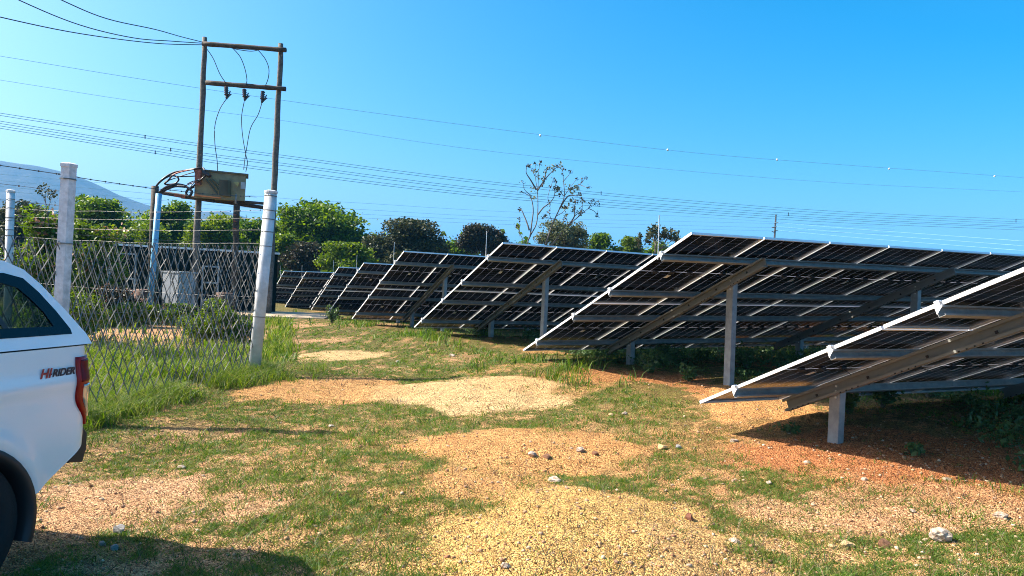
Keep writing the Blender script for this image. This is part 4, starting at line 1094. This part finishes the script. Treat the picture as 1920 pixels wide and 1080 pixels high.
# (label, px, ytop, ybase, width px, depth, leaf, n, size)
T = [
 ('broad leafy tree with airy top, tallest of the green trees beside the shed', 604, 376, 500, 190, 52, 'mid', 22000, .26, 30),
 ('dark dense round-topped tree behind the fourth solar array', 766, 412, 500, 168, 48, 'dark', 17000, .20, 16),
 ('small dark dome-shaped tree between the round tree and the bare tree', 905, 420, 480, 100, 50, 'brown', 9000, .20, 9),
 ('dark brownish bush below the broad leafy tree', 572, 452, 520, 84, 44, 'brown', 7000, .18, 8),
 ('bright green bush at the foot of the dark round tree', 650, 455, 520, 110, 42, 'bright', 7000, .18, 9),
 ('yellow-green tree just right of the corner fence post', 522, 438, 540, 90, 46, 'bright', 8000, .20, 9),
 ('grey-green tree whose top shows under the transformer, left of the wooden pole', 322, 376, 470, 90, 50, 'mid', 8000, .22, 9),
 ('bright green tree between the two wooden poles', 405, 404, 500, 120, 46, 'bright', 9000, .20, 10),
 ('mid green tree behind the corner pipe post', 475, 408, 500, 110, 50, 'mid', 9000, .22, 10),
 ('green tree behind the light blue pipe', 265, 410, 520, 120, 44, 'bright', 9000, .2, 10),
 ('rounded green tree just right of the angular white post', 175, 370, 480, 170, 46, 'mid', 13000, .22, 12),
 ('dark green tree behind the slim white post', 45, 378, 490, 150, 50, 'dark', 10000, .22, 10),
 ('green tree at the far end of the tree line, past the slim post', -90, 385, 500, 180, 50, 'mid', 8000, .24, 9),
 ('pale feathery bush at the foot of the bare tree', 1058, 413, 480, 108, 46, 'pale', 8000, .15, 10),
 ('low green tree just right of the pale feathery bush', 1130, 438, 500, 80, 50, 'mid', 5000, .18, 8),
 ('small leafy tree beside the tufted plant', 1180, 444, 500, 60, 50, 'bright', 3500, .18, 6),
 ('low green bush left of the bare tree', 975, 447, 500, 70, 50, 'mid', 4000, .18, 6),
 ('low green bush behind the tufted plant', 1240, 452, 500, 90, 52, 'mid', 4500, .18, 6),
 ('wide green tree at the back of the tree line over the pickup roof', -10, 392, 520, 280, 62, 'bright', 9000, .26, 14),
 ('wide green tree at the back, between the slim and the angular post', 100, 388, 520, 260, 60, 'mid', 9000, .26, 14),
 ('wide yellow-green tree at the back of the line, right of the angular post', 235, 390, 520, 260, 64, 'bright', 9000, .28, 14),
 ('wide green tree at the back under the transformer platform', 350, 396, 520, 260, 62, 'mid', 9000, .28, 14),
 ('wide yellow-green tree at the back between the support pole and the corner post', 455, 404, 520, 240, 66, 'bright', 9000, .28, 14),
 ('wide green tree at the back just right of the corner pipe post', 545, 418, 520, 200, 68, 'mid', 8000, .28, 12),
 ('low yellow-green tree peeping left of the dark round tree', 690, 434, 520, 150, 60, 'bright', 6000, .25, 9),
 ('tall grey-green tree behind the dark brownish bush', 640, 425, 500, 120, 58, 'mid', 8000, .24, 9),
 ('green tree filling the gap behind the dark round tree', 850, 445, 500, 90, 56, 'mid', 6000, .22, 8),
]
for i, (lab, px, yt, yb, w, d, lf, n, s, lo) in enumerate(T):
    grow_tree(lab, 'tree', px, yt, yb, w, d, lf, n, s, 100 + i, lo, TG)
# bushes in the yard
B_ = [
 ('tall flowering shrub with pinkish blossom just left of the angular post', 75, 388, 590, 150, 19, 'mid', 14000, .10, 16, ('flower', 800)),
 ('flowering shrub with orange tips right of the angular post', 180, 412, 580, 130, 21, 'bright', 12000, .10, 14, ('flower', 500)),
 ('round green bush growing in front of the shed behind the mesh', 402, 560, 655, 130, 15.5, 'bright', 7000, .055, 10, None),
 ('low leafy bush beside the corner pipe post', 455, 592, 660, 80, 15.5, 'mid', 3500, .055, 7, None),
 ('green bush at the base of the blue pipe', 250, 565, 610, 120, 19, 'bright', 4500, .07, 8, None),
 ('scrubby bush beside the cabinet', 345, 570, 612, 90, 20, 'mid', 3500, .07, 7, None),
 ('bushy weeds behind the pickup canopy', 130, 540, 640, 150, 15, 'bright', 6000, .07, 9, None),
 ('dry reddish bush among scrap behind the fence', 225, 535, 590, 100, 20, 'brown', 2500, .08, 7, ('flower', 260)),
]
for i, (lab, px, yt, yb, w, d, lf, n, s, lo, ex) in enumerate(B_):
    grow_tree(lab, 'bush', px, yt, yb, w, d, lf, n, s, 200 + i, lo, 'bushes in the yard', True, 'bush', ex, flat=.1)
# tall sprig above the shrubs
def sprig(label, stems, depth, leafs, lsize, r=.03, cluster=12, leafkind='dark', name='bare_tree', cat='tree', spread=.12, parent_name='branches', mt='wood'):
    base = at(*stems[0][0], depth); gz = zgf(base.x, base.y)
    root = empty(name, (base.x, base.y, gz)); tag(root, label, cat)
    o = root.location; C = []
    first = True
    for st in stems:
        dz = random.uniform(-.8, .8) * depth / 45
        pts = []; n_ = len(st)
        for i, (x, y) in enumerate(st):
            p = at(x, y, depth + dz * i / max(1, n_ - 1)); pts.append(p - o)
        if first: pts = [Vector((pts[0].x, pts[0].y, -.1))] + pts
        mb = wirepart(pts, [1]) if False else None
        out = []
        for i in range(len(pts) - 1):
            p0 = pts[max(i-1, 0)]; p1 = pts[i]; p2 = pts[i+1]; p3 = pts[min(i+2, len(pts)-1)]
            for s in range(4):
                t = s / 4; out.append(.5 * ((2 * p1) + (p2 - p0) * t + (2*p0 - 5*p1 + 4*p2 - p3) * t*t + (3*p1 - p0 - 3*p2 + p3) * t*t*t))
        out.append(pts[-1]); w0 = r * (1 if n_ > 3 else .5); rs = [max(r * .22, w0 * (1 - .8 * i / (len(out) - 1))) for i in range(len(out))]
        m = MB(); m.tube(out, rs, 6); m.build('branch' if not first else 'trunk', M[mt], root, smooth=True); first = False
        C.append(out[-1])
        if random.random() < .5: C.append(out[-3] + Vector((random.uniform(-.1, .1), 0, .05)))
    return root, C
Q = lambda l: [(940 + x / 3.43, 280 + y / 3.43) for x, y in l]
stems = [Q(s) for s in (
 [(165,640),(185,560),(225,480),(235,380),(232,265),(220,190),(218,90)], [(185,560),(195,480),(205,390),(190,310),(155,285),(130,270)], [(225,260),(190,200),(160,150),(165,105)],
 [(232,265),(262,220),(300,170),(345,125),(365,110)], [(235,260),(240,150),(250,75)], [(262,240),(280,180),(290,135),(302,122)], [(180,520),(160,460),(130,390),(118,390)],
 [(235,420),(270,375),(310,345),(340,300),(350,205)], [(310,345),(300,300),(335,190)], [(195,300),(150,260),(140,215)], [(215,170),(180,100)],
 [(275,640),(330,480),(375,380),(405,300),(400,210),(395,130)], [(405,300),(440,250),(485,190)], [(440,250),(505,225),(540,185)], [(500,225),(560,250)], [(375,380),(430,300),(490,300),(510,285)],
 [(300,640),(370,560),(430,490),(500,430),(560,380),(620,345)], [(500,430),(520,380),(520,320)], [(560,380),(590,330)], [(560,380),(600,400),(615,430)], [(430,490),(470,430),(470,370),(480,330)],
 [(350,430),(400,400),(450,330)], [(330,480),(310,420),(305,400)], [(395,210),(430,170),(445,145)], [(400,300),(360,250),(345,245)], [(340,450),(300,440),(270,435)],
 [(405,380),(410,360),(405,370)], [(430,490),(415,440),(400,460)], [(470,430),(520,390)], [(340,300),(380,290)], [(120,560),(115,500),(118,450)], [(165,640),(120,540),(100,490)])]
bt, C = sprig('bare branching tree with dark seed clusters, standing behind the third solar array', stems, 45, 0, 0, r=.055)
RNG = np.random.default_rng(5)
C = np.array([tuple(c) for c in C]); Cc = np.repeat(C, 12, axis=0) + RNG.normal(size=(len(C) * 12, 3)) * .07
quads_obj('seed_clusters', leaf_quads(Cc, .12, 0, .7), LEAF['brown'], bt)['kind'] = 'stuff'
ex = np.array([tuple(at(x, y, 45.2) - bt.location) for x, y in Q([(350,255),(365,255),(440,240),(450,260),(490,240),(495,255),(455,275),(420,375),(455,335),(470,385),(500,400),(310,350),(285,140),(320,115),(380,110),(240,180),(270,190),(460,380),(405,385),(510,420),(420,435),(345,120),(225,140),(200,260),(215,310),(520,330)])])
Cc = np.repeat(ex, 14, axis=0) + RNG.normal(size=(len(ex) * 14, 3)) * .10
quads_obj('seed_clusters', leaf_quads(Cc, .15, 0, .7), LEAF['pale'], bt)['kind'] = 'stuff'
stems = [Q(s) for s in ([(990,660),(985,600),(965,560),(945,545)], [(990,640),(1000,580),(1000,510)], [(1000,640),(1015,590),(1018,550)], [(1005,640),(1035,590),(1048,515)], [(1020,640),(1060,590),(1090,530)],
   [(1020,640),(1080,600),(1130,545)], [(1030,640),(1100,610),(1150,585)], [(985,620),(960,600),(940,590)], [(990,600),(975,540),(965,515)], [(1050,600),(1075,550),(1050,535)], [(885,640),(885,600),(885,560)])]
bt2, C = sprig('tufted plant with leafy knobs on thin stems beside the second array edge', stems, 40, 0, 0, r=.05, name='tufted_plant', cat='plant')
C = np.array([tuple(c) for c in C] + [tuple(at(x, y, 40) - bt2.location) for x, y in Q([(965,540),(1000,560),(1015,575),(1060,560),(1085,570),(1125,585),(1150,600),(985,500),(1045,560),(885,590),(880,620),(900,610)])])
Cc = np.repeat(C, 30, axis=0) + RNG.normal(size=(len(C) * 30, 3)) * .09
quads_obj('leaf_tufts', leaf_quads(Cc, .16, 0, .7), LEAF['dark'], bt2)['kind'] = 'stuff'
s3, C = sprig('thin flowering sprig rising above the shrub left of the angular post', [[(92,440),(90,410),(86,385),(84,350)], [(89,400),(95,375),(100,362)], [(87,385),(80,365),(78,358)], [(90,420),(75,405),(72,398)]], 19, 0, 0, r=.02, name='flowering_sprig', cat='plant')
C = np.array([tuple(c) for c in C]); Cc = np.repeat(C, 30, axis=0) + RNG.normal(size=(len(C) * 30, 3)) * .06
quads_obj('leaf_tufts', leaf_quads(Cc, .07, 0, .7), LEAF['dark'], s3)['kind'] = 'stuff'

# far wood closing the horizon
RNG = np.random.default_rng(11)
n = 60000; cx = RNG.uniform(-150, 190, 420); cyy = RNG.uniform(78, 120, 420); hh = RNG.uniform(3.0, 6.6, 420) * np.where(cx > 0, .60, 1)
k = RNG.integers(0, 420, n); C = np.stack([cx[k] + RNG.normal(size=n) * 2.2, cyy[k] + RNG.normal(size=n) * 2.2, np.clip(hh[k] * (.55 + .3 * RNG.normal(size=n)), .1, hh[k] * 1.25)], 1)
fw = quads_obj('far_wood', leaf_quads(C, .75, .2, .7), LEAF['mid']); tag(fw, 'far wood closing the horizon behind the arrays', kind='stuff')

# ------------------------------------------------------------------ grass
def blades(n_try, x0, x1, y0, y1, dens_fn, hgt, wid, matk, name, seg2=False, lean=.5, seed=1, clump=.05, per=7, view=True):
    rng = np.random.default_rng(seed)
    m_ = n_try // per
    # spread evenly as seen: more per area near the camera
    u_ = rng.random(m_); Y = 1 / (1 / y0 + (1 / y1 - 1 / y0) * u_) if view else rng.uniform(y0, y1, m_)
    X = rng.uniform(-1, 1, m_) * (x1 - x0) / 2 + (x0 + x1) / 2 if not view else (rng.uniform(x0, x1, m_) * Y)
    d = dens_fn(X, Y); keep = rng.random(m_) < d; X, Y, d = X[keep], Y[keep], d[keep]
    X = np.repeat(X, per) + rng.normal(size=len(X) * per) * clump; Y = np.repeat(Y, per) + rng.normal(size=len(Y) * per) * clump
    n = len(X); Zg = zg(X, Y) - .006
    far_ = np.clip(np.hypot(X, Y) / 6, 1, 3.2)
    h = hgt * rng.uniform(.45, 1.35, n) * (.75 + .5 * fbm(X * 1.3, Y * 1.3, 2)) * (far_ ** .25 if hgt < .1 else 1); w = wid * rng.uniform(.7, 1.3, n) * (far_ if hgt < .1 else far_ ** .6)
    a = rng.uniform(0, 2 * PI, n); b_ = rng.uniform(0, 2 * PI, n); ln = h * lean * rng.uniform(.2, 1.6, n)
    p = np.stack([X, Y, Zg], 1); wd = np.stack([np.cos(a) * w / 2, np.sin(a) * w / 2, 0 * w], 1)
    tip = p + np.stack([np.cos(b_) * ln, np.sin(b_) * ln, h], 1)
    if not seg2: return tris_obj(name, np.stack([p - wd, p + wd, tip], 1), LEAF[matk])
    mid = p + np.stack([np.cos(b_) * ln * .3, np.sin(b_) * ln * .3, h * .6], 1)
    V = np.stack([p - wd, p + wd, mid + wd * .7, mid - wd * .7, tip], 1).reshape(-1, 3)
    i = np.arange(n)[:, None] * 5; L_ = np.concatenate([i + np.array([0, 1, 2, 3]), i + np.array([3, 2, 4])], 1)
    st = (np.arange(n)[:, None] * 7 + np.array([0, 4])).ravel()
    me = mesh_np(name, V, L_, st, LEAF[matk]); return link(bpy.data.objects.new(name, me))
def in_shade_zone(X, Y):   # bare soil below the arrays
    d = np.zeros_like(X)
    for r, *_ in ROWS[:4]:
        x, y, z, az = r[:4]; u = (X - x) * math.cos(az) + (Y - y) * math.sin(az); v = -(X - x) * math.sin(az) + (Y - y) * math.cos(az)
        d = np.maximum(d, ((u > .2) & (v > -4.6) & (v < .4)).astype(float))
    return d
def dens_turf(X, Y):
    bare, _ = soil(X, Y); n = .6 * fbm(X * 4.2 + 30, Y * 4.2, 3) + .4 * vnoise(X * 17, Y * 17) + .035 + .125 * sstep(7, 9.5, Y)
    tk_ = ((X + 3.59) * .98 - (Y - 4.79) * .2); under_t = (np.abs(tk_) < .9) & (Y < 5.0)
    return np.clip((1 - bare * 1.12) * (.12 + .88 * sstep(.40, .56, n)) * sstep(.30, .5, fbm(X * .9 + 50, Y * .9, 3) + .30 * sstep(8, 11, Y)) * (1 - .85 * in_shade_zone(X, Y)), 0, 1) * (~under_t) + .012
g1 = blades(900000, -.85, .85, 3.6, 30, dens_turf, .028, .0068, 'grass', 'turf_grass', lean=1.4, seed=3, clump=.028, per=9)
tag(g1, 'short patchy green grass over the yard', kind='stuff')
def dens_mid(X, Y):
    bare, _ = soil(X, Y); n = fbm(X * 1.1 + 3, Y * 1.1 + 60, 3); edge = np.exp(-((bare - .4) / .25) ** 2)
    return np.clip((1 - bare) * sstep(.5, .66, n) + edge * .12, 0, 1) * (1 - .9 * in_shade_zone(X, Y)) * ((np.abs((X + 3.59) * .98 - (Y - 4.79) * .2) > .95) | (Y > 5.2))
g2 = blades(110000, -.85, .85, 3.8, 26, dens_mid, .060, .006, 'grass', 'tufted_grass', seg2=True, lean=1.2, seed=4, clump=.05, per=12)
tag(g2, 'longer tufts of grass standing in the short turf', kind='stuff')
def seg_dist(X, Y, a, b):
    d = np.array((b.x - a.x, b.y - a.y)); L2 = d @ d; t = np.clip(((X - a.x) * d[0] + (Y - a.y) * d[1]) / L2, 0, 1)
    return np.hypot(X - a.x - t * d[0], Y - a.y - t * d[1])
def dens_fence(X, Y):
    d = seg_dist(X, Y, FA, FB); d2 = seg_dist(X, Y, FA, FC)
    n = fbm(X * 2 + 9, Y * 2, 2)
    return np.clip((np.exp(-(d / .36) ** 2) * 1.0 + .4 * np.exp(-(d2 / .8) ** 2)) * sstep(.36, .66, n), 0, 1)
g3 = blades(260000, -.72, -.25, 6.3, 15, dens_fence, .19, .006, 'grass_tall', 'fence_grass', seg2=True, lean=1.15, seed=5, clump=.05, per=12)
tag(g3, 'tall yellow-green grass along the foot of the mesh fence', kind='stuff')
def dens_yard(X, Y):
    inside = (X < FA.x - .3 - (11.4 - Y) * .28) & (Y < 24)
    n = fbm(X * .9 + 5, Y * .9, 3); bare, _ = soil(X, Y); return inside * sstep(.40, .60, n) * (1 - .85 * bare) * .85
g4 = blades(120000, -.75, -.30, 8, 24, dens_yard, .20, .012, 'grass_tall', 'yard_grass', seg2=True, lean=.6, seed=6, clump=.10, per=12)
tag(g4, 'ragged grass inside the fenced yard', kind='stuff')
LOWC = []
for r, *_ in ROWS[:7]: LOWC.append((r[0], r[1], r[3]))
def dens_rows(X, Y):
    d = np.zeros_like(X)
    for x, y, az in LOWC:
        u = (X - x) * math.cos(az) + (Y - y) * math.sin(az); v = -(X - x) * math.sin(az) + (Y - y) * math.cos(az)
        d = np.maximum(d, np.exp(-((v + .1) / .5) ** 2) * (u > -.3) * (u < 14)); d = np.maximum(d, .45 * np.exp(-((u + .1) / .6) ** 2) * np.exp(-((v + 1) / 1.3) ** 4))
    n = fbm(X * 1.4 + 15, Y * 1.4, 3); return np.clip(d * sstep(.42, .62, n), 0, 1) * (Y > 9)
g5 = blades(150000, -.45, .85, 8, 30, dens_rows, .17, .010, 'grass', 'array_grass', seg2=True, lean=.7, seed=8, clump=.07, per=12)
tag(g5, 'grass growing under the low edges of the arrays', kind='stuff')
g6 = blades(9000, -.8, .85, 3.8, 11, lambda X, Y: .5 + 0 * X, .10, .0035, 'straw', 'dry_stalks', seg2=True, lean=1.6, seed=9, clump=.05, per=3)
tag(g6, 'scattered dry stalks on the gravel', kind='stuff')

RNG = np.random.default_rng(33); UC = []
for (x, y, z, az, tl, rs), nn_ in ((ROWS[0][0], 240), (ROWS[1][0], 320), (ROWS[2][0], 160)):
    u_ = RNG.uniform(1.2, 9.5, nn_); v_ = RNG.uniform(-2.6, .5, nn_); cx_ = x + u_ * math.cos(az) - v_ * math.sin(az); cy_ = y + u_ * math.sin(az) + v_ * math.cos(az)
    ok = fbm(cx_ * .8 + 3, cy_ * .8, 2) > .45; cx_, cy_ = cx_[ok], cy_[ok]; hh_ = RNG.uniform(.06, .28, len(cx_)); gz_ = zg(cx_, cy_)
    for a_, b_, h_, g_ in zip(cx_, cy_, hh_, gz_):
        q_ = RNG.normal(size=(60, 3)) * np.array([.10, .10, .35 * h_]) + np.array([a_, b_, g_ + h_ * .5]); q_[:, 2] = np.maximum(q_[:, 2], g_); UC.append(q_)
ug = quads_obj('undergrowth', leaf_quads(np.concatenate(UC), .055, .2, .5), LEAF['weed']); tag(ug, 'leafy undergrowth in the shade below the arrays', kind='stuff')

g7 = blades(4500, -.8, .85, 3.7, 13, lambda X, Y: .15 + .85 * soil(X, Y)[0], .06, .005, 'twig', 'dead_twigs', seg2=True, lean=2.2, seed=12, clump=.06, per=5)
tag(g7, 'dark dead twigs lying on the gravel heaps', kind='stuff')
# weeds under the arrays, each a plant
def weed(px, py, h, w, n, label, kind='weed', size=.05, grp='weeds below the arrays', g=None):
    global RNG
    RNG = np.random.default_rng(int(px * 7 + py)); p = g or ground_at(px, py); root = empty('weed', p); tag(root, label, 'weed', grp)
    mb = MB(); C = []
    for i in range(max(4, n // 22)):
        a = random.uniform(0, 2 * PI); r_ = w * random.random() * .5; t_ = Vector((r_ * math.cos(a), r_ * math.sin(a), h * random.uniform(.5, 1)))
        mb.tube([(0, 0, -.02), t_ * .5 + Vector((0, 0, h * .1)), t_], [.005, .004, .002], 4)
        for k in range(22): s = random.uniform(.25, 1); C.append(t_ * s + Vector((random.gauss(0, .03), random.gauss(0, .03), random.gauss(0, .02))))
    mb.build('stems', M['olive_dark'], root); quads_obj('leaves', leaf_quads(np.array([tuple(c) for c in C]), size, .2, .6), LEAF[kind], root)
for px, py, h, w, n, lab in (
 (1215,700,.30,.45,260,'ferny weed at the mound beside the second array low corner'), (1290,715,.22,.35,200,'small ferny weed left of the tall lit steel post'),
 (1590,775,.35,.5,300,'leafy weed just right of the short post of the nearest array'), (1655,765,.40,.6,380,'bushy weed in sun under the nearest array'),
 (1740,745,.45,.6,380,'dark bushy weed under the middle of the nearest array'), (1830,735,.5,.7,420,'large dark weed under the nearest array near the picture edge'),
 (1480,812,.13,.26,90,'low plant with round pale leaves on the red mound'), (1712,852,.12,.16,70,'tiny lone green seedling on the shaded gravel edge'),
 (1890,725,.55,.7,400,'tall dark weed at the far end beneath the nearest array'),
 (622,606,.55,.5,420,'tall weed at the low corner of the fifth array'), (905,628,.25,.5,260,'weedy clump at the low corner of the third array'),
 (1110,668,.35,.6,300,'grassy weed clump hanging over the mound by the second array'), (1400,690,.35,.8,340,'dark weed in the shade behind the tall steel post'), (1250,680,.35,.8,340,'dark weed in shade under the second array'), (1520,690,.35,.8,300,'dark weed in shade between the two rows of arrays')):
    weed(px, py, h, w, n, lab, size=.055 if py > 780 else .06)

# ------------------------------------------------------------------ stones
def rock_mesh(seed, rough=.28, sub=2):
    bm = bmesh.new(); bmesh.ops.create_icosphere(bm, subdivisions=sub, radius=1); rnd = random.Random(seed)
    pl = [(Vector((rnd.gauss(0,1), rnd.gauss(0,1), rnd.gauss(0,1))).normalized(), rnd.uniform(.48, .85)) for _ in range(15)]
    for v in bm.verts:
        for nn_, d in pl:
            k = v.co.dot(nn_)
            if k > d: v.co -= nn_ * (k - d)
        v.co *= 1 + rnd.uniform(-.085, .085) * (rough / .28)
    return bm
M['st_white'] = mat('white_limestone', (.66,.59,.48), .9, 0, col2=(.30,.17,.09), vscale=2.2, bump=.5, bscale=30)
M['st_red'] = mat('red_laterite', (.34,.13,.07), .95, 0, col2=(.16,.06,.04), vscale=10, bump=.7, bscale=30)
M['st_yel'] = mat('yellow_sandstone', (.66,.46,.22), .9, 0, col2=(.46,.28,.12), vscale=8, bump=.4, bscale=30)
M['st_grey'] = mat('grey_stone', (.34,.33,.30), .9, 0, col2=(.2,.18,.16), vscale=8, bump=.4, bscale=30)
M['st_brown'] = mat('brown_stone', (.38,.19,.09), .95, 0, col2=(.16,.07,.04), vscale=9, bump=.7, bscale=30)
ST = [
 (1292,974,26,18,'st_red','dark red rough stone lying on the yellow gravel heap'),(1378,1016,26,12,'st_white','low pale stone at the right foot of the yellow gravel heap'),
 (1560,1025,20,10,'st_yel','flat yellow stone touching the larger yellow stone'),(1588,1024,28,18,'st_yel','rounded yellow stone between the flat one and the brown one'),
 (1655,1024,32,22,'st_brown','round brown stone between the yellow stones and the big white one'),(1764,1014,50,32,'st_white','largest stone, white on top and brown below, in sparse grass'),
 (1873,970,32,16,'st_white','white crumbly stone beside a green tuft by the picture edge'),(947,1064,22,16,'st_white','lone white stone low on the yellow gravel heap'),
 (998,855,28,14,'st_white','pale lumpy stone on the orange heap, left one of a pair'),(1025,857,24,11,'st_brown','brown stone touching the pale lumpy stone on the orange heap'),
 (1088,846,26,11,'st_white','smooth white stone on the orange heap'),(1117,853,20,11,'st_brown','small brown stone right of the smooth white one on the orange heap'),
 (1038,902,30,13,'st_white','white stone half hidden in grass below the orange heap'),(1441,907,18,10,'st_white','small white stone in the gravel slope below the plant with round leaves'),
 (745,680,12,9,'st_white','white stone in the turf beyond the pale heap'),(848,668,14,9,'st_white','white stone on the turf near the third array'),
 (1146,779,12,8,'st_yel','yellowish stone in the turf, left one of two near the second heap'),(1171,777,12,8,'st_white','pale stone in the turf, right one of two near the second heap'),
 (222,1000,34,24,'st_grey','grey upright stone at the edge of the pickup shadow'),(214,1030,22,14,'st_grey','rounded grey stone inside the pickup shadow, below the upright one'),
 (190,1022,20,12,'st_grey','flat grey stone inside the pickup shadow, left of the rounded one'),(1240,840,24,14,'st_yel','yellow stone at the right end of the orange heap'),(1272,840,20,10,'st_grey','greyish stone just right of the yellow stone by the orange heap'),
 (1375,828,22,10,'st_white','flat white stone at the edge of the tall turf by the red mound'),(1712,960,16,9,'st_white','small white stone in sparse grass above the largest stone'),(620,800,14,8,'st_white','small white stone in the turf right of the fence shadow'),
 (340,877,24,8,'st_white','flat pale stone in the turf beyond the pickup bumper'),(610,865,10,6,'st_yel','tiny yellowish stone in the middle of the turf'),(1665,957,14,9,'st_yel','small yellow stone in gravel above the brown stone'),
 (1512,868,16,9,'st_white','white stone on the red gravel bank'),(1620,900,16,9,'st_white','pale stone lower on the red gravel bank'),(1775,900,18,9,'st_white','pale stone on the red gravel bank near the seedling'),
]
for i, (px, py, w, h, mt, lab) in enumerate(ST):
    g = ground_at(px, py); s = w / FPX * g.y / 2; bm = rock_mesh(300 + i, .28, 3 if w > 24 else 2)
    me = bpy.data.meshes.new('stone'); bm.to_mesh(me); bm.free(); me.materials.append(M[mt])
    o = link(bpy.data.objects.new('stone', me)); o.location = g + Vector((0, 0, s * h / w * .38)); o.scale = (s, s * .85, s * h / w * 1.1); o.rotation_euler = (0, 0, random.uniform(0, 6)) if w < 40 else (0, .2, 0)
    tag(o, lab, 'stone', 'loose stones on the ground')
# pebbles nobody would count
def pebbles(n, seed, smin, smax, dens, name, matname, y0=3.6, y1=16, xl=(-.8, .85)):
    rng = np.random.default_rng(seed); base = []
    for k in range(5):
        bm = rock_mesh(900 + k, .28, 1); V = np.array([tuple(v.co) for v in bm.verts]); F = np.array([[v.index for v in f.verts] for f in bm.faces]); bm.free(); base.append((V, F))
    u_ = rng.random(n); Y = 1 / (1 / y0 + (1 / y1 - 1 / y0) * u_); X = rng.uniform(*xl, n) * Y; keep = rng.random(n) < dens(X, Y); X, Y = X[keep], Y[keep]; n = len(X)
    Z = zg(X, Y); S = smin * (smax / smin) ** (rng.random(n) ** 2.2); Vs = []; Fs = []; off = 0
    for k in range(5):
        idx = np.arange(k, n, 5); V, F = base[k]; a = rng.uniform(0, 2*PI, len(idx)); ca, sa = np.cos(a), np.sin(a)
        sc = np.stack([S[idx], S[idx] * rng.uniform(.6, 1, len(idx)), S[idx] * rng.uniform(.35, .75, len(idx))], 1)
        W = V[None] * sc[:, None]; Wx = W[..., 0] * ca[:, None] - W[..., 1] * sa[:, None]; Wy = W[..., 0] * sa[:, None] + W[..., 1] * ca[:, None]
        W = np.stack([Wx + X[idx][:, None], Wy + Y[idx][:, None], W[..., 2] + (Z[idx] + sc[:, 2] * .35)[:, None]], -1)
        Vs.append(W.reshape(-1, 3)); Fs.append((F[None] + (np.arange(len(idx)) * len(V))[:, None, None] + off).reshape(-1, 3)); off += len(idx) * len(V)
    V = np.concatenate(Vs); F = np.concatenate(Fs); me = mesh_np(name, V, F, np.arange(len(F)) * 3, matname); return link(bpy.data.objects.new(name, me))
def peb_mat(name, cols):
    m = bpy.data.materials.new(name); m.use_nodes = True; N, Lk = m.node_tree.nodes, m.node_tree.links; b = N['Principled BSDF']; b.inputs['Roughness'].default_value = .9
    g = N.new('ShaderNodeNewGeometry'); cr = N.new('ShaderNodeValToRGB'); e = cr.color_ramp.elements
    while len(e) < len(cols): e.new(.5)
    for i, c in enumerate(cols): e[i].position = i / (len(cols) - 1); e[i].color = (*c, 1)
    Lk.new(g.outputs['Random Per Island'], cr.inputs[0]); Lk.new(cr.outputs[0], b.inputs['Base Color']); return m
pm1 = peb_mat('mixed_pebbles', [(.42,.26,.14),(.30,.14,.07),(.50,.38,.25),(.22,.10,.05),(.44,.26,.12),(.56,.45,.30)])
pm2 = peb_mat('yellow_grit', [(.66,.46,.18),(.50,.28,.10),(.72,.56,.28),(.42,.20,.08),(.64,.42,.16)])
def d_peb(X, Y):
    bare, _ = soil(X, Y); n = fbm(X * 1.2 + 7, Y * 1.2 + 2, 3); rt = sstep(.5, 2.5, X) * .8; return np.clip(.10 + .25 * bare + rt * sstep(.4, .6, n) + .15 * sstep(.55, .7, n), 0, 1)
tag(pebbles(26000, 21, .004, .026, d_peb, 'pebbles', pm1), 'loose mixed pebbles strewn over soil and turf', kind='stuff')
def d_grit(X, Y):
    bare, _ = soil(X, Y); return bare ** 1.5
tag(pebbles(60000, 22, .0025, .0075, d_grit, 'gravel', pm2, 3.7, 8), 'fine yellow gravel on the bare heaps', kind='stuff')
